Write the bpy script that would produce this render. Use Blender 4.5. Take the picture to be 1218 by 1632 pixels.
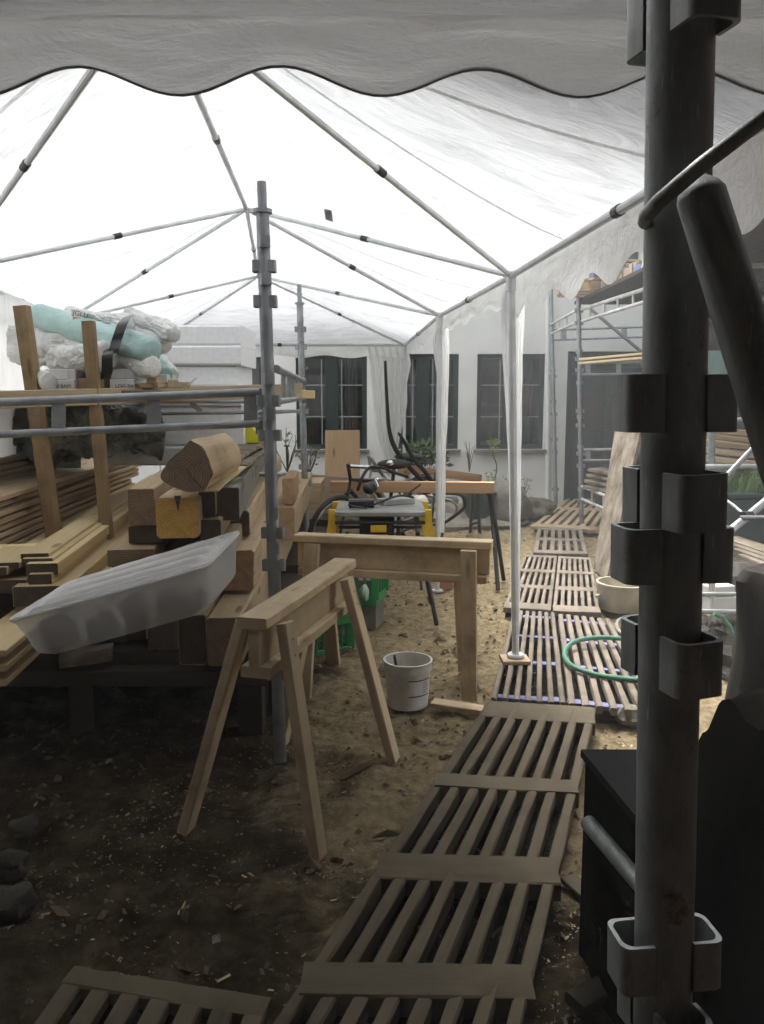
import bpy, bmesh, math, random
from mathutils import Vector as V, noise as NZ
R = math.radians
random.seed(7)
for o in list(bpy.data.objects): bpy.data.objects.remove(o)
SC = bpy.context.scene; COL = SC.collection

# ------------------------------------------------------------ camera, sky, sun, exposure
F = 1300.0; PITCH = math.atan(182 / F); CH = 1.40
cam = bpy.data.objects.new('camera', bpy.data.cameras.new('camera')); COL.objects.link(cam)
cam.location = (0, 0, CH); cam.rotation_euler = (math.pi / 2 - PITCH, 0, 0)
cam.data.sensor_fit = 'VERTICAL'; cam.data.sensor_height = 24; cam.data.lens = 24 * F / 1632
cam.data.clip_start = .02; cam.data.clip_end = 500
SC.camera = cam
SUN_EL, SUN_AZ = R(58), R(-12)       # azimuth measured from +Y towards +X
w = bpy.data.worlds.new('World'); SC.world = w; w.use_nodes = True
nt = w.node_tree; bg = nt.nodes['Background']
sky = nt.nodes.new('ShaderNodeTexSky'); sky.sky_type = 'NISHITA'; sky.sun_disc = False
sky.sun_elevation = SUN_EL; sky.sun_rotation = SUN_AZ; sky.dust_density = 6; sky.air_density = 1.0; sky.ozone_density = 1
hs = nt.nodes.new('ShaderNodeHueSaturation'); hs.inputs['Saturation'].default_value = .13
nt.links.new(sky.outputs[0], hs.inputs['Color']); nt.links.new(hs.outputs[0], bg.inputs['Color'])
bg.inputs['Strength'].default_value = .15
sl = bpy.data.lights.new('sun', 'SUN'); sl.energy = 0.5; sl.angle = R(14); sl.color = (1, .97, .92)
so = bpy.data.objects.new('sun', sl); COL.objects.link(so)
d = V((math.sin(SUN_AZ) * math.cos(SUN_EL), math.cos(SUN_AZ) * math.cos(SUN_EL), math.sin(SUN_EL)))
so.rotation_euler = d.to_track_quat('Z', 'Y').to_euler(); so.location = d * 20
SC.view_settings.view_transform = 'Standard'; SC.view_settings.look = 'None'
SC.view_settings.gamma = 1; SC.view_settings.exposure = 2.5
SC.cycles.max_bounces = 10; SC.cycles.diffuse_bounces = 5; SC.cycles.transmission_bounces = 8
SC.cycles.transparent_max_bounces = 12

# ------------------------------------------------------------ measuring: pixels of the photograph -> places in the yard
def ray(px, py):
    a = (px - 609) / F; b = (816 - py) / F
    return V((a, math.cos(PITCH) + b * math.sin(PITCH), -math.sin(PITCH) + b * math.cos(PITCH)))
def at(px, py, Y):
    d = ray(px, py); return V((0, 0, CH)) + d * (Y / d.y)
def gp(px, py, z=0.0):
    d = ray(px, py); return V((0, 0, CH)) + d * ((z - CH) / d.z)
Z = V((0, 0, 1))

# ------------------------------------------------------------ mesh builder
class MB:
    def __init__(s): s.v = []; s.f = []; s.g = []
    def add(s, vs, fs, gs=None):
        n = len(s.v); s.v += [V(p) for p in vs]; s.f += [tuple(i + n for i in f) for f in fs]
        if gs is None:
            o = random.random() * 7
            gs = [(p[0] + o, p[1] + o, p[2]) for p in vs]
        s.g += gs; return s
    def beam(s, p0, p1, w, h, up=Z, ch=.003, n=1, jit=0.0, bend=0.0):
        p0 = V(p0); p1 = V(p1); x = (p1 - p0); L = x.length; x.normalize()
        up = V(up)
        if abs(x.dot(up)) > .98: up = V((0, 1, 0))
        y = up.cross(x).normalized(); z = x.cross(y)
        a, b, c = w / 2, h / 2, min(ch, w * .45, h * .45)
        pr = [(-a + c, -b), (a - c, -b), (a, -b + c), (a, b - c), (a - c, b), (-a + c, b), (-a, b - c), (-a, -b + c)]
        o = (random.random() * 50, random.random() * 50, random.random() * 50)
        vs = []; gs = []; fs = []
        for i in range(n + 1):
            t = i / n
            for k, (u, q) in enumerate(pr):
                ju = jit * NZ.noise(V((t * L * 4 + o[0], k * 1.7, 3))); jq = jit * NZ.noise(V((t * L * 4, k * 1.7, o[1])))
                vs.append(p0 + x * (t * L) + y * (u + ju) + z * (q + jq + bend * 4 * t * (1 - t)))
                gs.append((t * L + o[0], u + o[1], q + o[2]))
        for i in range(n):
            for k in range(8):
                fs.append((i * 8 + k, i * 8 + (k + 1) % 8, (i + 1) * 8 + (k + 1) % 8, (i + 1) * 8 + k))
        fs.append(tuple(reversed(range(8)))); fs.append(tuple(n * 8 + k for k in range(8)))
        return s.add(vs, fs, gs)
    def box(s, c, size, rz=0, ch=.003):
        c = V(c); d = V((math.cos(rz), math.sin(rz), 0)) * size[0] / 2
        return s.beam(c - d, c + d, size[1], size[2], ch=ch)
    def tube(s, pts, r, n=10, cap=True, flat=1.0):
        pts = [V(p) for p in pts]; m = len(pts)
        rr = r if isinstance(r, (list, tuple)) else [r] * m
        vs = []; fs = []; gs = []; L = 0; ref = None
        for i, p in enumerate(pts):
            t = (pts[min(i + 1, m - 1)] - pts[max(i - 1, 0)]).normalized()
            if ref is None: ref = V((0, 0, 1)) if abs(t.z) < .9 else V((1, 0, 0))
            y = ref.cross(t)
            y = y.normalized() if y.length > 1e-5 else V((0, 1, 0)); z = t.cross(y); ref = z
            if i: L += (p - pts[i - 1]).length
            for k in range(n):
                a = 2 * math.pi * k / n
                vs.append(p + y * math.cos(a) * rr[i] + z * math.sin(a) * rr[i] * flat); gs.append((L, math.cos(a) * rr[i], math.sin(a) * rr[i]))
        for i in range(m - 1):
            for k in range(n):
                fs.append((i * n + k, i * n + (k + 1) % n, (i + 1) * n + (k + 1) % n, (i + 1) * n + k))
        if cap: fs.append(tuple(reversed(range(n)))); fs.append(tuple((m - 1) * n + k for k in range(n)))
        return s.add(vs, fs, gs)
    def lathe(s, c, prof, n=24, sx=1, sy=1, wob=0):
        c = V(c); vs = []; fs = []; m = len(prof)
        for i, (r, z) in enumerate(prof):
            for k in range(n):
                a = 2 * math.pi * k / n; q = 1 + wob * NZ.noise(V((math.cos(a) * 1.5, math.sin(a) * 1.5, z * 6 + c.x)))
                vs.append(c + V((r * q * sx * math.cos(a), r * q * sy * math.sin(a), z)))
        for i in range(m - 1):
            for k in range(n): fs.append((i * n + k, i * n + (k + 1) % n, (i + 1) * n + (k + 1) % n, (i + 1) * n + k))
        return s.add(vs, fs)
    def grid(s, fn, nu, nv):
        vs = [fn(i / nu, j / nv) for j in range(nv + 1) for i in range(nu + 1)]
        fs = [(j * (nu + 1) + i, j * (nu + 1) + i + 1, (j + 1) * (nu + 1) + i + 1, (j + 1) * (nu + 1) + i) for j in range(nv) for i in range(nu)]
        return s.add(vs, fs)
    def prism(s, poly, off, gdir=None):
        poly = [V(p) for p in poly]; off = V(off); n = len(poly); c = sum(poly, V()) / n
        gs = []; o = random.random() * 30
        e1 = (poly[1] - poly[0]).normalized(); nrm = off.normalized(); e2 = nrm.cross(e1)
        for base in (poly, [p + off for p in poly]):
            for p in base:
                q = p - c
                gs.append((q.dot(e1) + o, q.dot(e2), q.dot(nrm)) if gdir is None else (q.dot(nrm) + o, q.dot(e1) + o, q.dot(e2)))
        fs = [tuple(reversed(range(n))), tuple(range(n, 2 * n))] + [(i, (i + 1) % n, n + (i + 1) % n, n + i) for i in range(n)]
        return s.add(poly + [p + off for p in poly], fs, gs)
    def blob(s, c, r, n=12, m=8, wob=.25, sc=1.6, rough=0):
        c = V(c); r = V(r if isinstance(r, (tuple, list)) else (r, r, r)); o = V((random.random() * 20,) * 3)
        def fn(u, v):
            a = u * 2 * math.pi; b = (v - .5) * math.pi * .999
            d = V((math.cos(a) * math.cos(b), math.sin(a) * math.cos(b), math.sin(b)))
            k = 1 + wob * NZ.noise(d * sc + o) + rough * NZ.noise(d * sc * 4 + o)
            return c + V((d.x * r.x, d.y * r.y, d.z * r.z)) * k
        return s.grid(fn, n, m)
    def build(s, name, mat, parent=None, ang=.6):
        me = bpy.data.meshes.new(name)
        off = ROOT.get(parent.name, V()) if parent else (V((sum(p.x for p in s.v) / len(s.v), sum(p.y for p in s.v) / len(s.v), min(p.z for p in s.v))))
        me.from_pydata([p - off for p in s.v], [], s.f)
        a = me.attributes.new('g', 'FLOAT_VECTOR', 'POINT'); a.data.foreach_set('vector', [c for g in s.g for c in g])
        bm = bmesh.new(); bm.from_mesh(me); bmesh.ops.recalc_face_normals(bm, faces=bm.faces[:]); bm.to_mesh(me); bm.free()
        me.polygons.foreach_set('use_smooth', [True] * len(me.polygons)); me.set_sharp_from_angle(angle=ang)
        me.materials.append(mat); o = bpy.data.objects.new(name, me); COL.objects.link(o)
        if parent: o.parent = parent; ROOT[o.name] = ROOT.get(parent.name, V())
        else: o.location = off; ROOT[o.name] = off
        return o
ROOT = {}
def tag(o, label, cat, group=None):
    o['label'] = label; o['category'] = cat
    if group: o['group'] = group
    return o
def thing(name, loc, label, cat, group=None):
    o = bpy.data.objects.new(name, None); COL.objects.link(o); o.location = V(loc); o.empty_display_size = .1
    ROOT[o.name] = V(loc); return tag(o, label, cat, group)
def struct(o, kind='structure'): o['kind'] = kind; return o

# ------------------------------------------------------------ materials
def newmat(name):
    m = bpy.data.materials.new(name); m.use_nodes = True; N = m.node_tree.nodes; L = m.node_tree.links
    return m, N, L, N['Principled BSDF']
def noise_tex(N, L, vec, scale, det=5, rough=.55, dist=0):
    n = N.new('ShaderNodeTexNoise'); n.inputs['Scale'].default_value = scale; n.inputs['Detail'].default_value = det
    n.inputs['Roughness'].default_value = rough; n.inputs['Distortion'].default_value = dist
    if vec is not None: L.new(vec, n.inputs['Vector'])
    return n.outputs['Fac']
def ramp(N, L, fac, stops):
    r = N.new('ShaderNodeValToRGB'); e = r.color_ramp.elements
    e[0].position, e[0].color = stops[0][0], (*stops[0][1], 1); e[1].position, e[1].color = stops[-1][0], (*stops[-1][1], 1)
    for p, c in stops[1:-1]: q = e.new(p); q.color = (*c, 1)
    L.new(fac, r.inputs[0]); return r.outputs['Color']
def mixc(N, L, fac, a, b, mode='MIX'):
    m = N.new('ShaderNodeMix'); m.data_type = 'RGBA'; m.blend_type = mode
    for i, x in ((0, fac), (6, a), (7, b)):
        if hasattr(x, 'is_linked'): L.new(x, m.inputs[i])
        elif i == 0: m.inputs[0].default_value = x
        else: m.inputs[i].default_value = (*x, 1)
    return m.outputs[2]
def mapping(N, L, vec, sc, loc=None):
    m = N.new('ShaderNodeMapping'); m.inputs['Scale'].default_value = sc; L.new(vec, m.inputs['Vector'])
    if loc is not None: L.new(loc, m.inputs['Location'])
    return m.outputs[0]
def bump(N, L, h, b, strength=.3, dist=.01):
    u = N.new('ShaderNodeBump'); u.inputs['Strength'].default_value = strength; u.inputs['Distance'].default_value = dist
    L.new(h, u.inputs['Height']); L.new(u.outputs[0], b.inputs['Normal'])
def coord(N, which='Object'): return N.new('ShaderNodeTexCoord').outputs[which]
def plain(name, c1, c2=None, rough=.6, metal=0, scale=6, bmp=.15, bd=.004, stops=(.35, .7), trans=0, spec=None, stretch=(1, 1, 1)):
    m, N, L, b = newmat(name); c2 = c2 or tuple(x * .75 for x in c1)
    v = mapping(N, L, coord(N), stretch)
    n = noise_tex(N, L, v, scale); L.new(ramp(N, L, n, [(stops[0], c2), (stops[1], c1)]), b.inputs['Base Color'])
    b.inputs['Roughness'].default_value = rough; b.inputs['Metallic'].default_value = metal
    if spec is not None: b.inputs['Specular IOR Level'].default_value = spec
    if bmp: bump(N, L, noise_tex(N, L, v, scale * 5), b, bmp, bd)
    return m
def wood(name, light, dark, grain=1.0, dirt=0.0, dirtc=(.05, .04, .03), rough=.75, knots=True):
    m, N, L, b = newmat(name)
    a = N.new('ShaderNodeAttribute'); a.attribute_name = 'g'; g = a.outputs['Vector']
    n1 = noise_tex(N, L, mapping(N, L, g, (1.2, 22, 22)), 2.2, 6, .6, .6)
    n2 = noise_tex(N, L, mapping(N, L, g, (4, 150, 150)), 2.0, 3, .6)
    geo = N.new('ShaderNodeNewGeometry')
    c = ramp(N, L, n1, [(.3, dark), (.62, light)])
    c = mixc(N, L, n2, tuple(x * .75 for x in light), c) if grain else c
    if knots:
        vo = N.new('ShaderNodeTexVoronoi'); vo.inputs['Scale'].default_value = 1.0; L.new(mapping(N, L, g, (2.2, 9, 9)), vo.inputs['Vector'])
        k = ramp(N, L, vo.outputs['Distance'], [(.07, (1, 1, 1)), (.16, (0, 0, 0))])
        c = mixc(N, L, k, c, tuple(x * .45 for x in dark))
    hsv = N.new('ShaderNodeHueSaturation'); mr = N.new('ShaderNodeMapRange'); L.new(geo.outputs['Random Per Island'], mr.inputs[0])
    mr.inputs[3].default_value = .78; mr.inputs[4].default_value = 1.15; L.new(mr.outputs[0], hsv.inputs['Value']); L.new(c, hsv.inputs['Color']); c = hsv.outputs[0]
    if dirt:
        dn = noise_tex(N, L, coord(N), 5, 6, .65); c = mixc(N, L, ramp(N, L, dn, [(.62 - dirt * .3, (0, 0, 0)), (.8 - dirt * .2, (1, 1, 1))]), c, dirtc)
    L.new(c, b.inputs['Base Color']); b.inputs['Roughness'].default_value = rough; b.inputs['Specular IOR Level'].default_value = .25
    bump(N, L, n2, b, .35, .002); return m
def ringm(name, light, dark):
    m, N, L, b = newmat(name); a = N.new('ShaderNodeAttribute'); a.attribute_name = 'g'; g = a.outputs['Vector']
    gn = mixc(N, L, .035, g, (0, 0, 0)); nz = N.new('ShaderNodeTexNoise'); nz.inputs['Scale'].default_value = 9; nz.inputs['Detail'].default_value = 4; L.new(g, nz.inputs['Vector'])
    ad = N.new('ShaderNodeVectorMath'); ad.operation = 'MULTIPLY_ADD'; L.new(nz.outputs['Color'], ad.inputs[0]); ad.inputs[1].default_value = (0, .05, .05); L.new(g, ad.inputs[2])
    wv = N.new('ShaderNodeTexWave'); wv.wave_type = 'RINGS'; wv.rings_direction = 'X'; wv.inputs['Scale'].default_value = 34; wv.inputs['Distortion'].default_value = 1.2; wv.inputs['Detail'].default_value = 2; L.new(ad.outputs[0], wv.inputs['Vector'])
    c = ramp(N, L, wv.outputs['Fac'], [(.25, dark), (.75, light)])
    st = noise_tex(N, L, g, 30, 6, .7); c = mixc(N, L, ramp(N, L, st, [(.4, (0, 0, 0)), (.75, (.7, .7, .7))]), c, tuple(x * .5 for x in dark))
    L.new(c, b.inputs['Base Color']); b.inputs['Roughness'].default_value = .85; bump(N, L, st, b, .4, .003); return m
W_new = wood('fresh_pine', (.80, .64, .37), (.66, .49, .25))
W_trestle = wood('trestle_pine', (.70, .56, .36), (.52, .39, .24), dirt=.5, dirtc=(.36, .27, .17))
W_brown = wood('rough_brown_board', (.55, .42, .27), (.27, .185, .10))
W_beam = wood('oak_beam', (.60, .46, .29), (.42, .29, .16), dirt=.2, dirtc=(.32, .24, .15))
W_end = ringm('dark_beam_end', (.13, .095, .065), (.07, .05, .035))
W_endbrown = ringm('brown_beam_end', (.34, .24, .15), (.21, .14, .085))
W_endor = ringm('orange_beam_end', (.52, .36, .22), (.38, .24, .14))
W_grey = wood('weathered_grey_wood', (.34, .33, .28), (.20, .19, .16), dirt=.3)
W_yel = ringm('yellow_sealed_end', (.72, .45, .12), (.58, .33, .07))
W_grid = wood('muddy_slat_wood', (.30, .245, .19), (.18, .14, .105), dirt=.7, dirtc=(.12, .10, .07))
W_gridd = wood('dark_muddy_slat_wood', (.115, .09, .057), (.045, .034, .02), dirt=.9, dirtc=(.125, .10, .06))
W_orange = wood('orange_timber', (.45, .28, .15), (.31, .18, .09))
W_old = wood('old_painted_board', (.42, .37, .29), (.20, .15, .10), dirt=.85, dirtc=(.10, .07, .04))
W_drk = wood('dark_stained_wood', (.06, .045, .03), (.025, .02, .014))
def steelworn(name):
    m, N, L, b = newmat(name); co = coord(N)
    c = ramp(N, L, noise_tex(N, L, mapping(N, L, co, (1, 1, .35)), 28, 8, .7, .3), [(.3, (.17, .185, .18)), (.7, (.34, .36, .35))])
    sc_ = ramp(N, L, noise_tex(N, L, mapping(N, L, co, (9, 9, .8)), 40, 3, .6), [(.66, (0, 0, 0)), (.72, (1, 1, 1))]); c = mixc(N, L, sc_, c, (.42, .44, .44))
    ru = ramp(N, L, noise_tex(N, L, co, 16, 8, .75), [(.60, (0, 0, 0)), (.68, (1, 1, 1))]); c = mixc(N, L, ru, c, (.13, .085, .055))
    L.new(c, b.inputs['Base Color']); b.inputs['Metallic'].default_value = .45
    L.new(ramp(N, L, noise_tex(N, L, co, 20, 6, .7), [(.3, (.4, .4, .4)), (.7, (.7, .7, .7))]), b.inputs['Roughness'])
    bump(N, L, noise_tex(N, L, co, 90, 6, .75), b, .35, .0015); return m
STEEL = plain('galvanised_steel', (.40, .42, .43), (.24, .26, .27), .5, .55, 9, .15, .001)
STEELD = steelworn('dark_galvanised_steel')
TUBEW = plain('white_coated_tube', (.74, .76, .77), (.60, .62, .63), .4, .2, 12, .05, .001)
WHITEM = plain('white_painted_steel', (.72, .72, .70), (.5, .5, .48), .45, 0, 10, .05, .001)
BLACKM = plain('black_painted_steel', (.035, .033, .03), (.02, .02, .018), .45, .3, 12, .1, .001)
BLACKP = plain('black_plastic', (.025, .025, .027), (.015, .015, .016), .4, 0, 8, .1, .002)
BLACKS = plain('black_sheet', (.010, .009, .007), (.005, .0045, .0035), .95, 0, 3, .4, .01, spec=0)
YEL = plain('yellow_machine_plastic', (.75, .50, .03), (.6, .38, .02), .4, 0, 8, .05, .001)
GREYP = plain('grey_table_plate', (.36, .36, .34), (.25, .25, .23), .45, .3, 9, .1, .001)
GREENC = plain('green_crate_plastic', (.02, .24, .07), (.015, .16, .05), .4, 0, 6, .05, .001)
GREENH = plain('green_hose_rubber', (.08, .24, .16), (.05, .16, .10), .4, 0, 20, .05, .001)
GREYH = plain('grey_hose_rubber', (.25, .25, .22), (.16, .16, .14), .5)
EPS = plain('white_polystyrene', (.92, .93, .94), (.82, .84, .85), .8, 0, 40, .3, .002)
CARD = plain('white_cardboard', (.70, .70, .69), (.58, .58, .57), .8, 0, 5, .1, .001)
BAG = plain('white_plastic_bag', (.82, .83, .81), (.52, .53, .51), .4, 0, 5, .7, .02)
TEAL = plain('teal_plastic_foil', (.40, .58, .55), (.30, .47, .45), .3, 0, 6, .6, .015)
GREYBAG = plain('grey_green_foil', (.34, .35, .31), (.10, .11, .09), .4, 0, 7, .9, .03)
BROWNC = plain('brown_paper', (.34, .22, .13), (.24, .15, .09), .8)
ORANGE = plain('orange_print', (.75, .30, .12), None, .6)
INK = plain('dark_ink', (.03, .03, .03), None, .6, bmp=0)
YBAG = plain('yellow_plastic', (.75, .72, .03), (.6, .55, .02), .35)
PLASTER = plain('white_house_plaster', (.74, .74, .71), (.64, .64, .61), .85, 0, 2.2, .25, .01)
GREENF = plain('dark_green_frame_paint', (.018, .035, .028), (.012, .024, .02), .4, 0, 10, .05, .001)
BARW = plain('pale_glazing_bar', (.30, .34, .33), None, .5)
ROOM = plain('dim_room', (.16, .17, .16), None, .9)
CURT = plain('white_curtain', (.55, .55, .52), None, .9)
STONE = plain('grey_stone', (.26, .24, .20), (.13, .12, .10), .85, 0, 6, .5, .02)
MUDSTONE = plain('muddy_stone', (.06, .055, .04), (.03, .025, .018), .9, 0, 6, .5, .02)
SAND = plain('grey_sand', (.34, .30, .24), (.22, .19, .15), .95, 0, 8, .6, .02)
SACK = plain('brown_sacking', (.20, .17, .12), (.10, .09, .06), .9, 0, 6, .5, .02)
TERRA = plain('terracotta', (.42, .20, .11), (.30, .14, .08), .85)
LEAF = plain('leaf_green', (.14, .19, .08), (.07, .11, .045), .6, 0, 14, 0)
LEAFY = plain('leaf_yellow_green', (.35, .38, .08), (.20, .26, .05), .6, 0, 14, 0)
TWIG = plain('twig_bark', (.10, .08, .05), None, .9)
GRASS = plain('grass_green', (.14, .22, .06), (.06, .11, .03), .7, 0, 10, 0)
TROUGH = plain('dark_green_trough', (.03, .06, .05), (.02, .04, .035), .5)
TEALW = plain('teal_wall_paint', (.13, .21, .19), (.10, .16, .145), .8, 0, 2, .1, .005)
BLUE = plain('blue_slat_paint', (.16, .16, .36), (.10, .10, .22), .6, 0, 8, .1, .001)
MUD = plain('dark_soil', (.055, .045, .03), (.02, .016, .01), .95, 0, 12, .8, .03)
BRICK = plain('dark_brick', (.10, .06, .05), (.06, .04, .03), .9, 0, 8, .3, .01)
TUBW = plain('dirty_white_plastic', (.58, .55, .45), (.38, .34, .26), .5, 0, 7, .1, .002)
BUCKW = plain('white_bucket_plastic', (.78, .78, .76), (.52, .48, .40), .35, 0, 9, .03, .001)
CHROME = plain('chrome', (.75, .75, .76), None, .15, 1)
RUBBER = plain('tyre_rubber', (.03, .03, .03), None, .8)

def fabric(name, col, tr, wrinkle=.5, sc=(1, 1, 1), transp=0.0, gloss=.25, dirt=.12):
    m, N, L, b = newmat(name); N.remove(b); out = N['Material Output']
    co = mapping(N, L, coord(N), sc)
    st = noise_tex(N, L, co, 3, 7, .62, 1.2); st2 = noise_tex(N, L, co, 22, 4, .6, .5)
    c = ramp(N, L, st, [(.28, tuple(x * (1 - dirt) for x in col)), (.55, col)])
    bu = N.new('ShaderNodeBump'); bu.inputs['Strength'].default_value = wrinkle; bu.inputs['Distance'].default_value = .03
    ad = N.new('ShaderNodeMath'); ad.operation = 'MULTIPLY_ADD'; L.new(st2, ad.inputs[0]); ad.inputs[1].default_value = .25; L.new(st, ad.inputs[2])
    L.new(ad.outputs[0], bu.inputs['Height'])
    di = N.new('ShaderNodeBsdfDiffuse'); ts = N.new('ShaderNodeBsdfTranslucent'); gl = N.new('ShaderNodeBsdfGlossy'); gl.inputs['Roughness'].default_value = gloss
    for n in (di, ts): L.new(c, n.inputs['Color']); L.new(bu.outputs[0], n.inputs['Normal'])
    L.new(bu.outputs[0], gl.inputs['Normal']); gl.inputs['Color'].default_value = (.8, .8, .8, 1)
    m1 = N.new('ShaderNodeMixShader'); m1.inputs[0].default_value = tr; L.new(di.outputs[0], m1.inputs[1]); L.new(ts.outputs[0], m1.inputs[2])
    m2 = N.new('ShaderNodeMixShader'); m2.inputs[0].default_value = .05; L.new(m1.outputs[0], m2.inputs[1]); L.new(gl.outputs[0], m2.inputs[2])
    last = m2
    if transp:
        tp = N.new('ShaderNodeBsdfTransparent'); m3 = N.new('ShaderNodeMixShader'); m3.inputs[0].default_value = transp
        L.new(m2.outputs[0], m3.inputs[1]); L.new(tp.outputs[0], m3.inputs[2]); last = m3
    L.new(last.outputs[0], out.inputs[0]); return m
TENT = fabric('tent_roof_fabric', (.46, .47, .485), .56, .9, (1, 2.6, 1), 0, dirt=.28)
VAL = fabric('tent_valance_fabric', (.95, .95, .94), .72, .5, (1, 4, 3), 0, .2)
VALS = fabric('tent_side_valance_fabric', (.90, .91, .90), .6, .5, (2, 2, 2), 0)
ROLLM = fabric('tent_edge_fabric', (.96, .97, .97), .85, .8, (1, 6, 6))
HEM = fabric('tent_hem_tape', (.45, .45, .44), .3, .2)
CURTN = fabric('tent_curtain_fabric', (.90, .91, .90), .55, .5, (6, 6, .6), .10)
TRAYM = fabric('frosted_plastic_lid', (.95, .95, .94), .35, .2, (2, 2, 2), .06, .16)
TRAYW = fabric('frosted_plastic_wall', (.95, .95, .94), .35, .2, (2, 2, 2), .5, .2)
def glassmat():
    m, N, L, b = newmat('window_glass'); N.remove(b)
    tp = N.new('ShaderNodeBsdfTransparent'); tp.inputs[0].default_value = (.7, .74, .72, 1); gl = N.new('ShaderNodeBsdfGlossy'); gl.inputs['Roughness'].default_value = .04
    fr = N.new('ShaderNodeFresnel'); fr.inputs[0].default_value = 2.2; mx = N.new('ShaderNodeMixShader')
    L.new(fr.outputs[0], mx.inputs[0]); L.new(tp.outputs[0], mx.inputs[1]); L.new(gl.outputs[0], mx.inputs[2]); L.new(mx.outputs[0], N['Material Output'].inputs[0]); return m
GLASS = glassmat()

def groundmat():
    m, N, L, b = newmat('yard_dirt'); co = coord(N)
    sep = N.new('ShaderNodeSeparateXYZ'); L.new(co, sep.inputs[0])
    soil = ramp(N, L, noise_tex(N, L, co, 7, 10, .7), [(.30, (.025, .018, .010)), (.48, (.085, .06, .032)), (.70, (.22, .165, .095))])
    dust = ramp(N, L, noise_tex(N, L, co, 18, 8, .7), [(.3, (.19, .145, .075)), (.66, (.62, .49, .29))])
    # sawdust strewn along the middle of the yard, thick between the trestles and by the slatted walkway
    def lin(sock, a, bb):
        r = N.new('ShaderNodeMapRange'); L.new(sock, r.inputs[0]); r.inputs[1].default_value = a; r.inputs[2].default_value = bb; return r.outputs[0]
    def mth(op, a, bb):
        n = N.new('ShaderNodeMath'); n.operation = op
        for i, x in enumerate((a, bb)):
            if hasattr(x, 'is_linked'): L.new(x, n.inputs[i])
            else: n.inputs[i].default_value = x
        return n.outputs[0]
    cover = mth('MULTIPLY', lin(sep.outputs[0], -.75, .0), lin(sep.outputs[1], 1.0, 2.7))
    patch = noise_tex(N, L, co, 1.9, 9, .72, .4)
    f = mth('MULTIPLY', mth('ADD', cover, -.55), .55); f = mth('ADD', patch, f)
    mask = ramp(N, L, f, [(.45, (0, 0, 0)), (.60, (1, 1, 1))])
    c = mixc(N, L, mask, soil, dust)
    sp = N.new('ShaderNodeTexVoronoi'); sp.inputs['Scale'].default_value = 55; L.new(co, sp.inputs['Vector'])
    c = mixc(N, L, ramp(N, L, sp.outputs['Distance'], [(.04, (1, 1, 1)), (.12, (0, 0, 0))]), c, mixc(N, L, mask, (.12, .09, .05), (.5, .4, .26)))
    L.new(c, b.inputs['Base Color']); b.inputs['Roughness'].default_value = .95; b.inputs['Specular IOR Level'].default_value = .1
    bump(N, L, noise_tex(N, L, co, 30, 12, .82), b, 1.0, .05); return m

# ------------------------------------------------------------ ground
def gh(x, y):
    if y < .3 or y > 10.5 or abs(x) > 4: return 0
    k = min(1, (y - .3) * 2) * min(1, (10.5 - y))
    return k * (.030 * NZ.noise(V((x * 2.3, y * 2.3, 1))) + .026 * NZ.noise(V((x * 7, y * 7, 5))) + .015 * NZ.noise(V((x * 19, y * 19, 9))) + (.012 * abs(NZ.noise(V((x * 38, y * 38, 2)))) if y < 5.2 else 0) - .014)
def axis(lo, mid0, mid1, hi, step, far):
    a = []; x = mid0
    while x < mid1: a.append(x); x += step
    out = [mid0 - (mid0 - lo) * ((i / far) ** 3) for i in range(far, 0, -1)] + a + [mid1 + (hi - mid1) * ((i / far) ** 3) for i in range(0, far + 1)]
    return out
xs = axis(-120, -1.9, 1.9, 120, .02, 18); ys = [-60, -30, -10, -3, 0, .8] + [1.2 + i * .02 for i in range(200)] + [5.2 + i * .05 for i in range(110)] + [10.7, 11.5, 13, 16, 22, 40, 90, 200]
m = MB(); nx, ny = len(xs), len(ys)
m.add([(x, y, gh(x, y)) for y in ys for x in xs], [(j * nx + i, j * nx + i + 1, (j + 1) * nx + i + 1, (j + 1) * nx + i) for j in range(ny - 1) for i in range(nx - 1)])
go = m.build('ground', groundmat(), None, 3.1); go.data.transform(__import__('mathutils').Matrix.Translation(go.location)); go.location = (0, 0, 0); struct(go)

# ------------------------------------------------------------ house facade
FY = 10.6
def fx(px): return at(px, 640, FY).x
def fz(py): return at(609, py, FY).z
house = thing('white_house', (1.5, FY, 0), 'white plastered house with dark green windows and door across the yard', 'house')
wins = [(345, 424), (472, 585), (617, 731), (760, 868)]
zt, zb = fz(564), fz(716)
ops = [(fx(a), fx(b), zb, zt) for a, b in wins] + [(fx(903), fx(1032), 0.0, fz(560))] + [(fx(965), fx(1012), fz(470), fz(378))]
gx = sorted(set([-9, 7] + [v for o in ops for v in o[:2]])); gz = sorted(set([-.3, 0, 5.2] + [v for o in ops for v in o[2:]]))
m = MB()
def inop(x, z): return any(a < x < b and c < z < d_ for a, b, c, d_ in ops)
for i in range(len(gx) - 1):
    for j in range(len(gz) - 1):
        if not inop((gx[i] + gx[i + 1]) / 2, (gz[j] + gz[j + 1]) / 2):
            m.add([(gx[i], FY, gz[j]), (gx[i + 1], FY, gz[j]), (gx[i + 1], FY, gz[j + 1]), (gx[i], FY, gz[j + 1])], [(0, 1, 2, 3)])
for a, b, c, d_ in ops:
    y0, y1 = FY, FY + .28
    m.add([(a, y0, c), (a, y1, c), (a, y1, d_), (a, y0, d_)], [(0, 1, 2, 3)]); m.add([(b, y0, c), (b, y1, c), (b, y1, d_), (b, y0, d_)], [(0, 1, 2, 3)])
    m.add([(a, y0, d_), (a, y1, d_), (b, y1, d_), (b, y0, d_)], [(0, 1, 2, 3)]); m.add([(a, y0, c), (a, y1, c), (b, y1, c), (b, y0, c)], [(0, 1, 2, 3)])
m.build('wall', PLASTER, house)
m = MB(); x0, x1 = -9, 7
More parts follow.
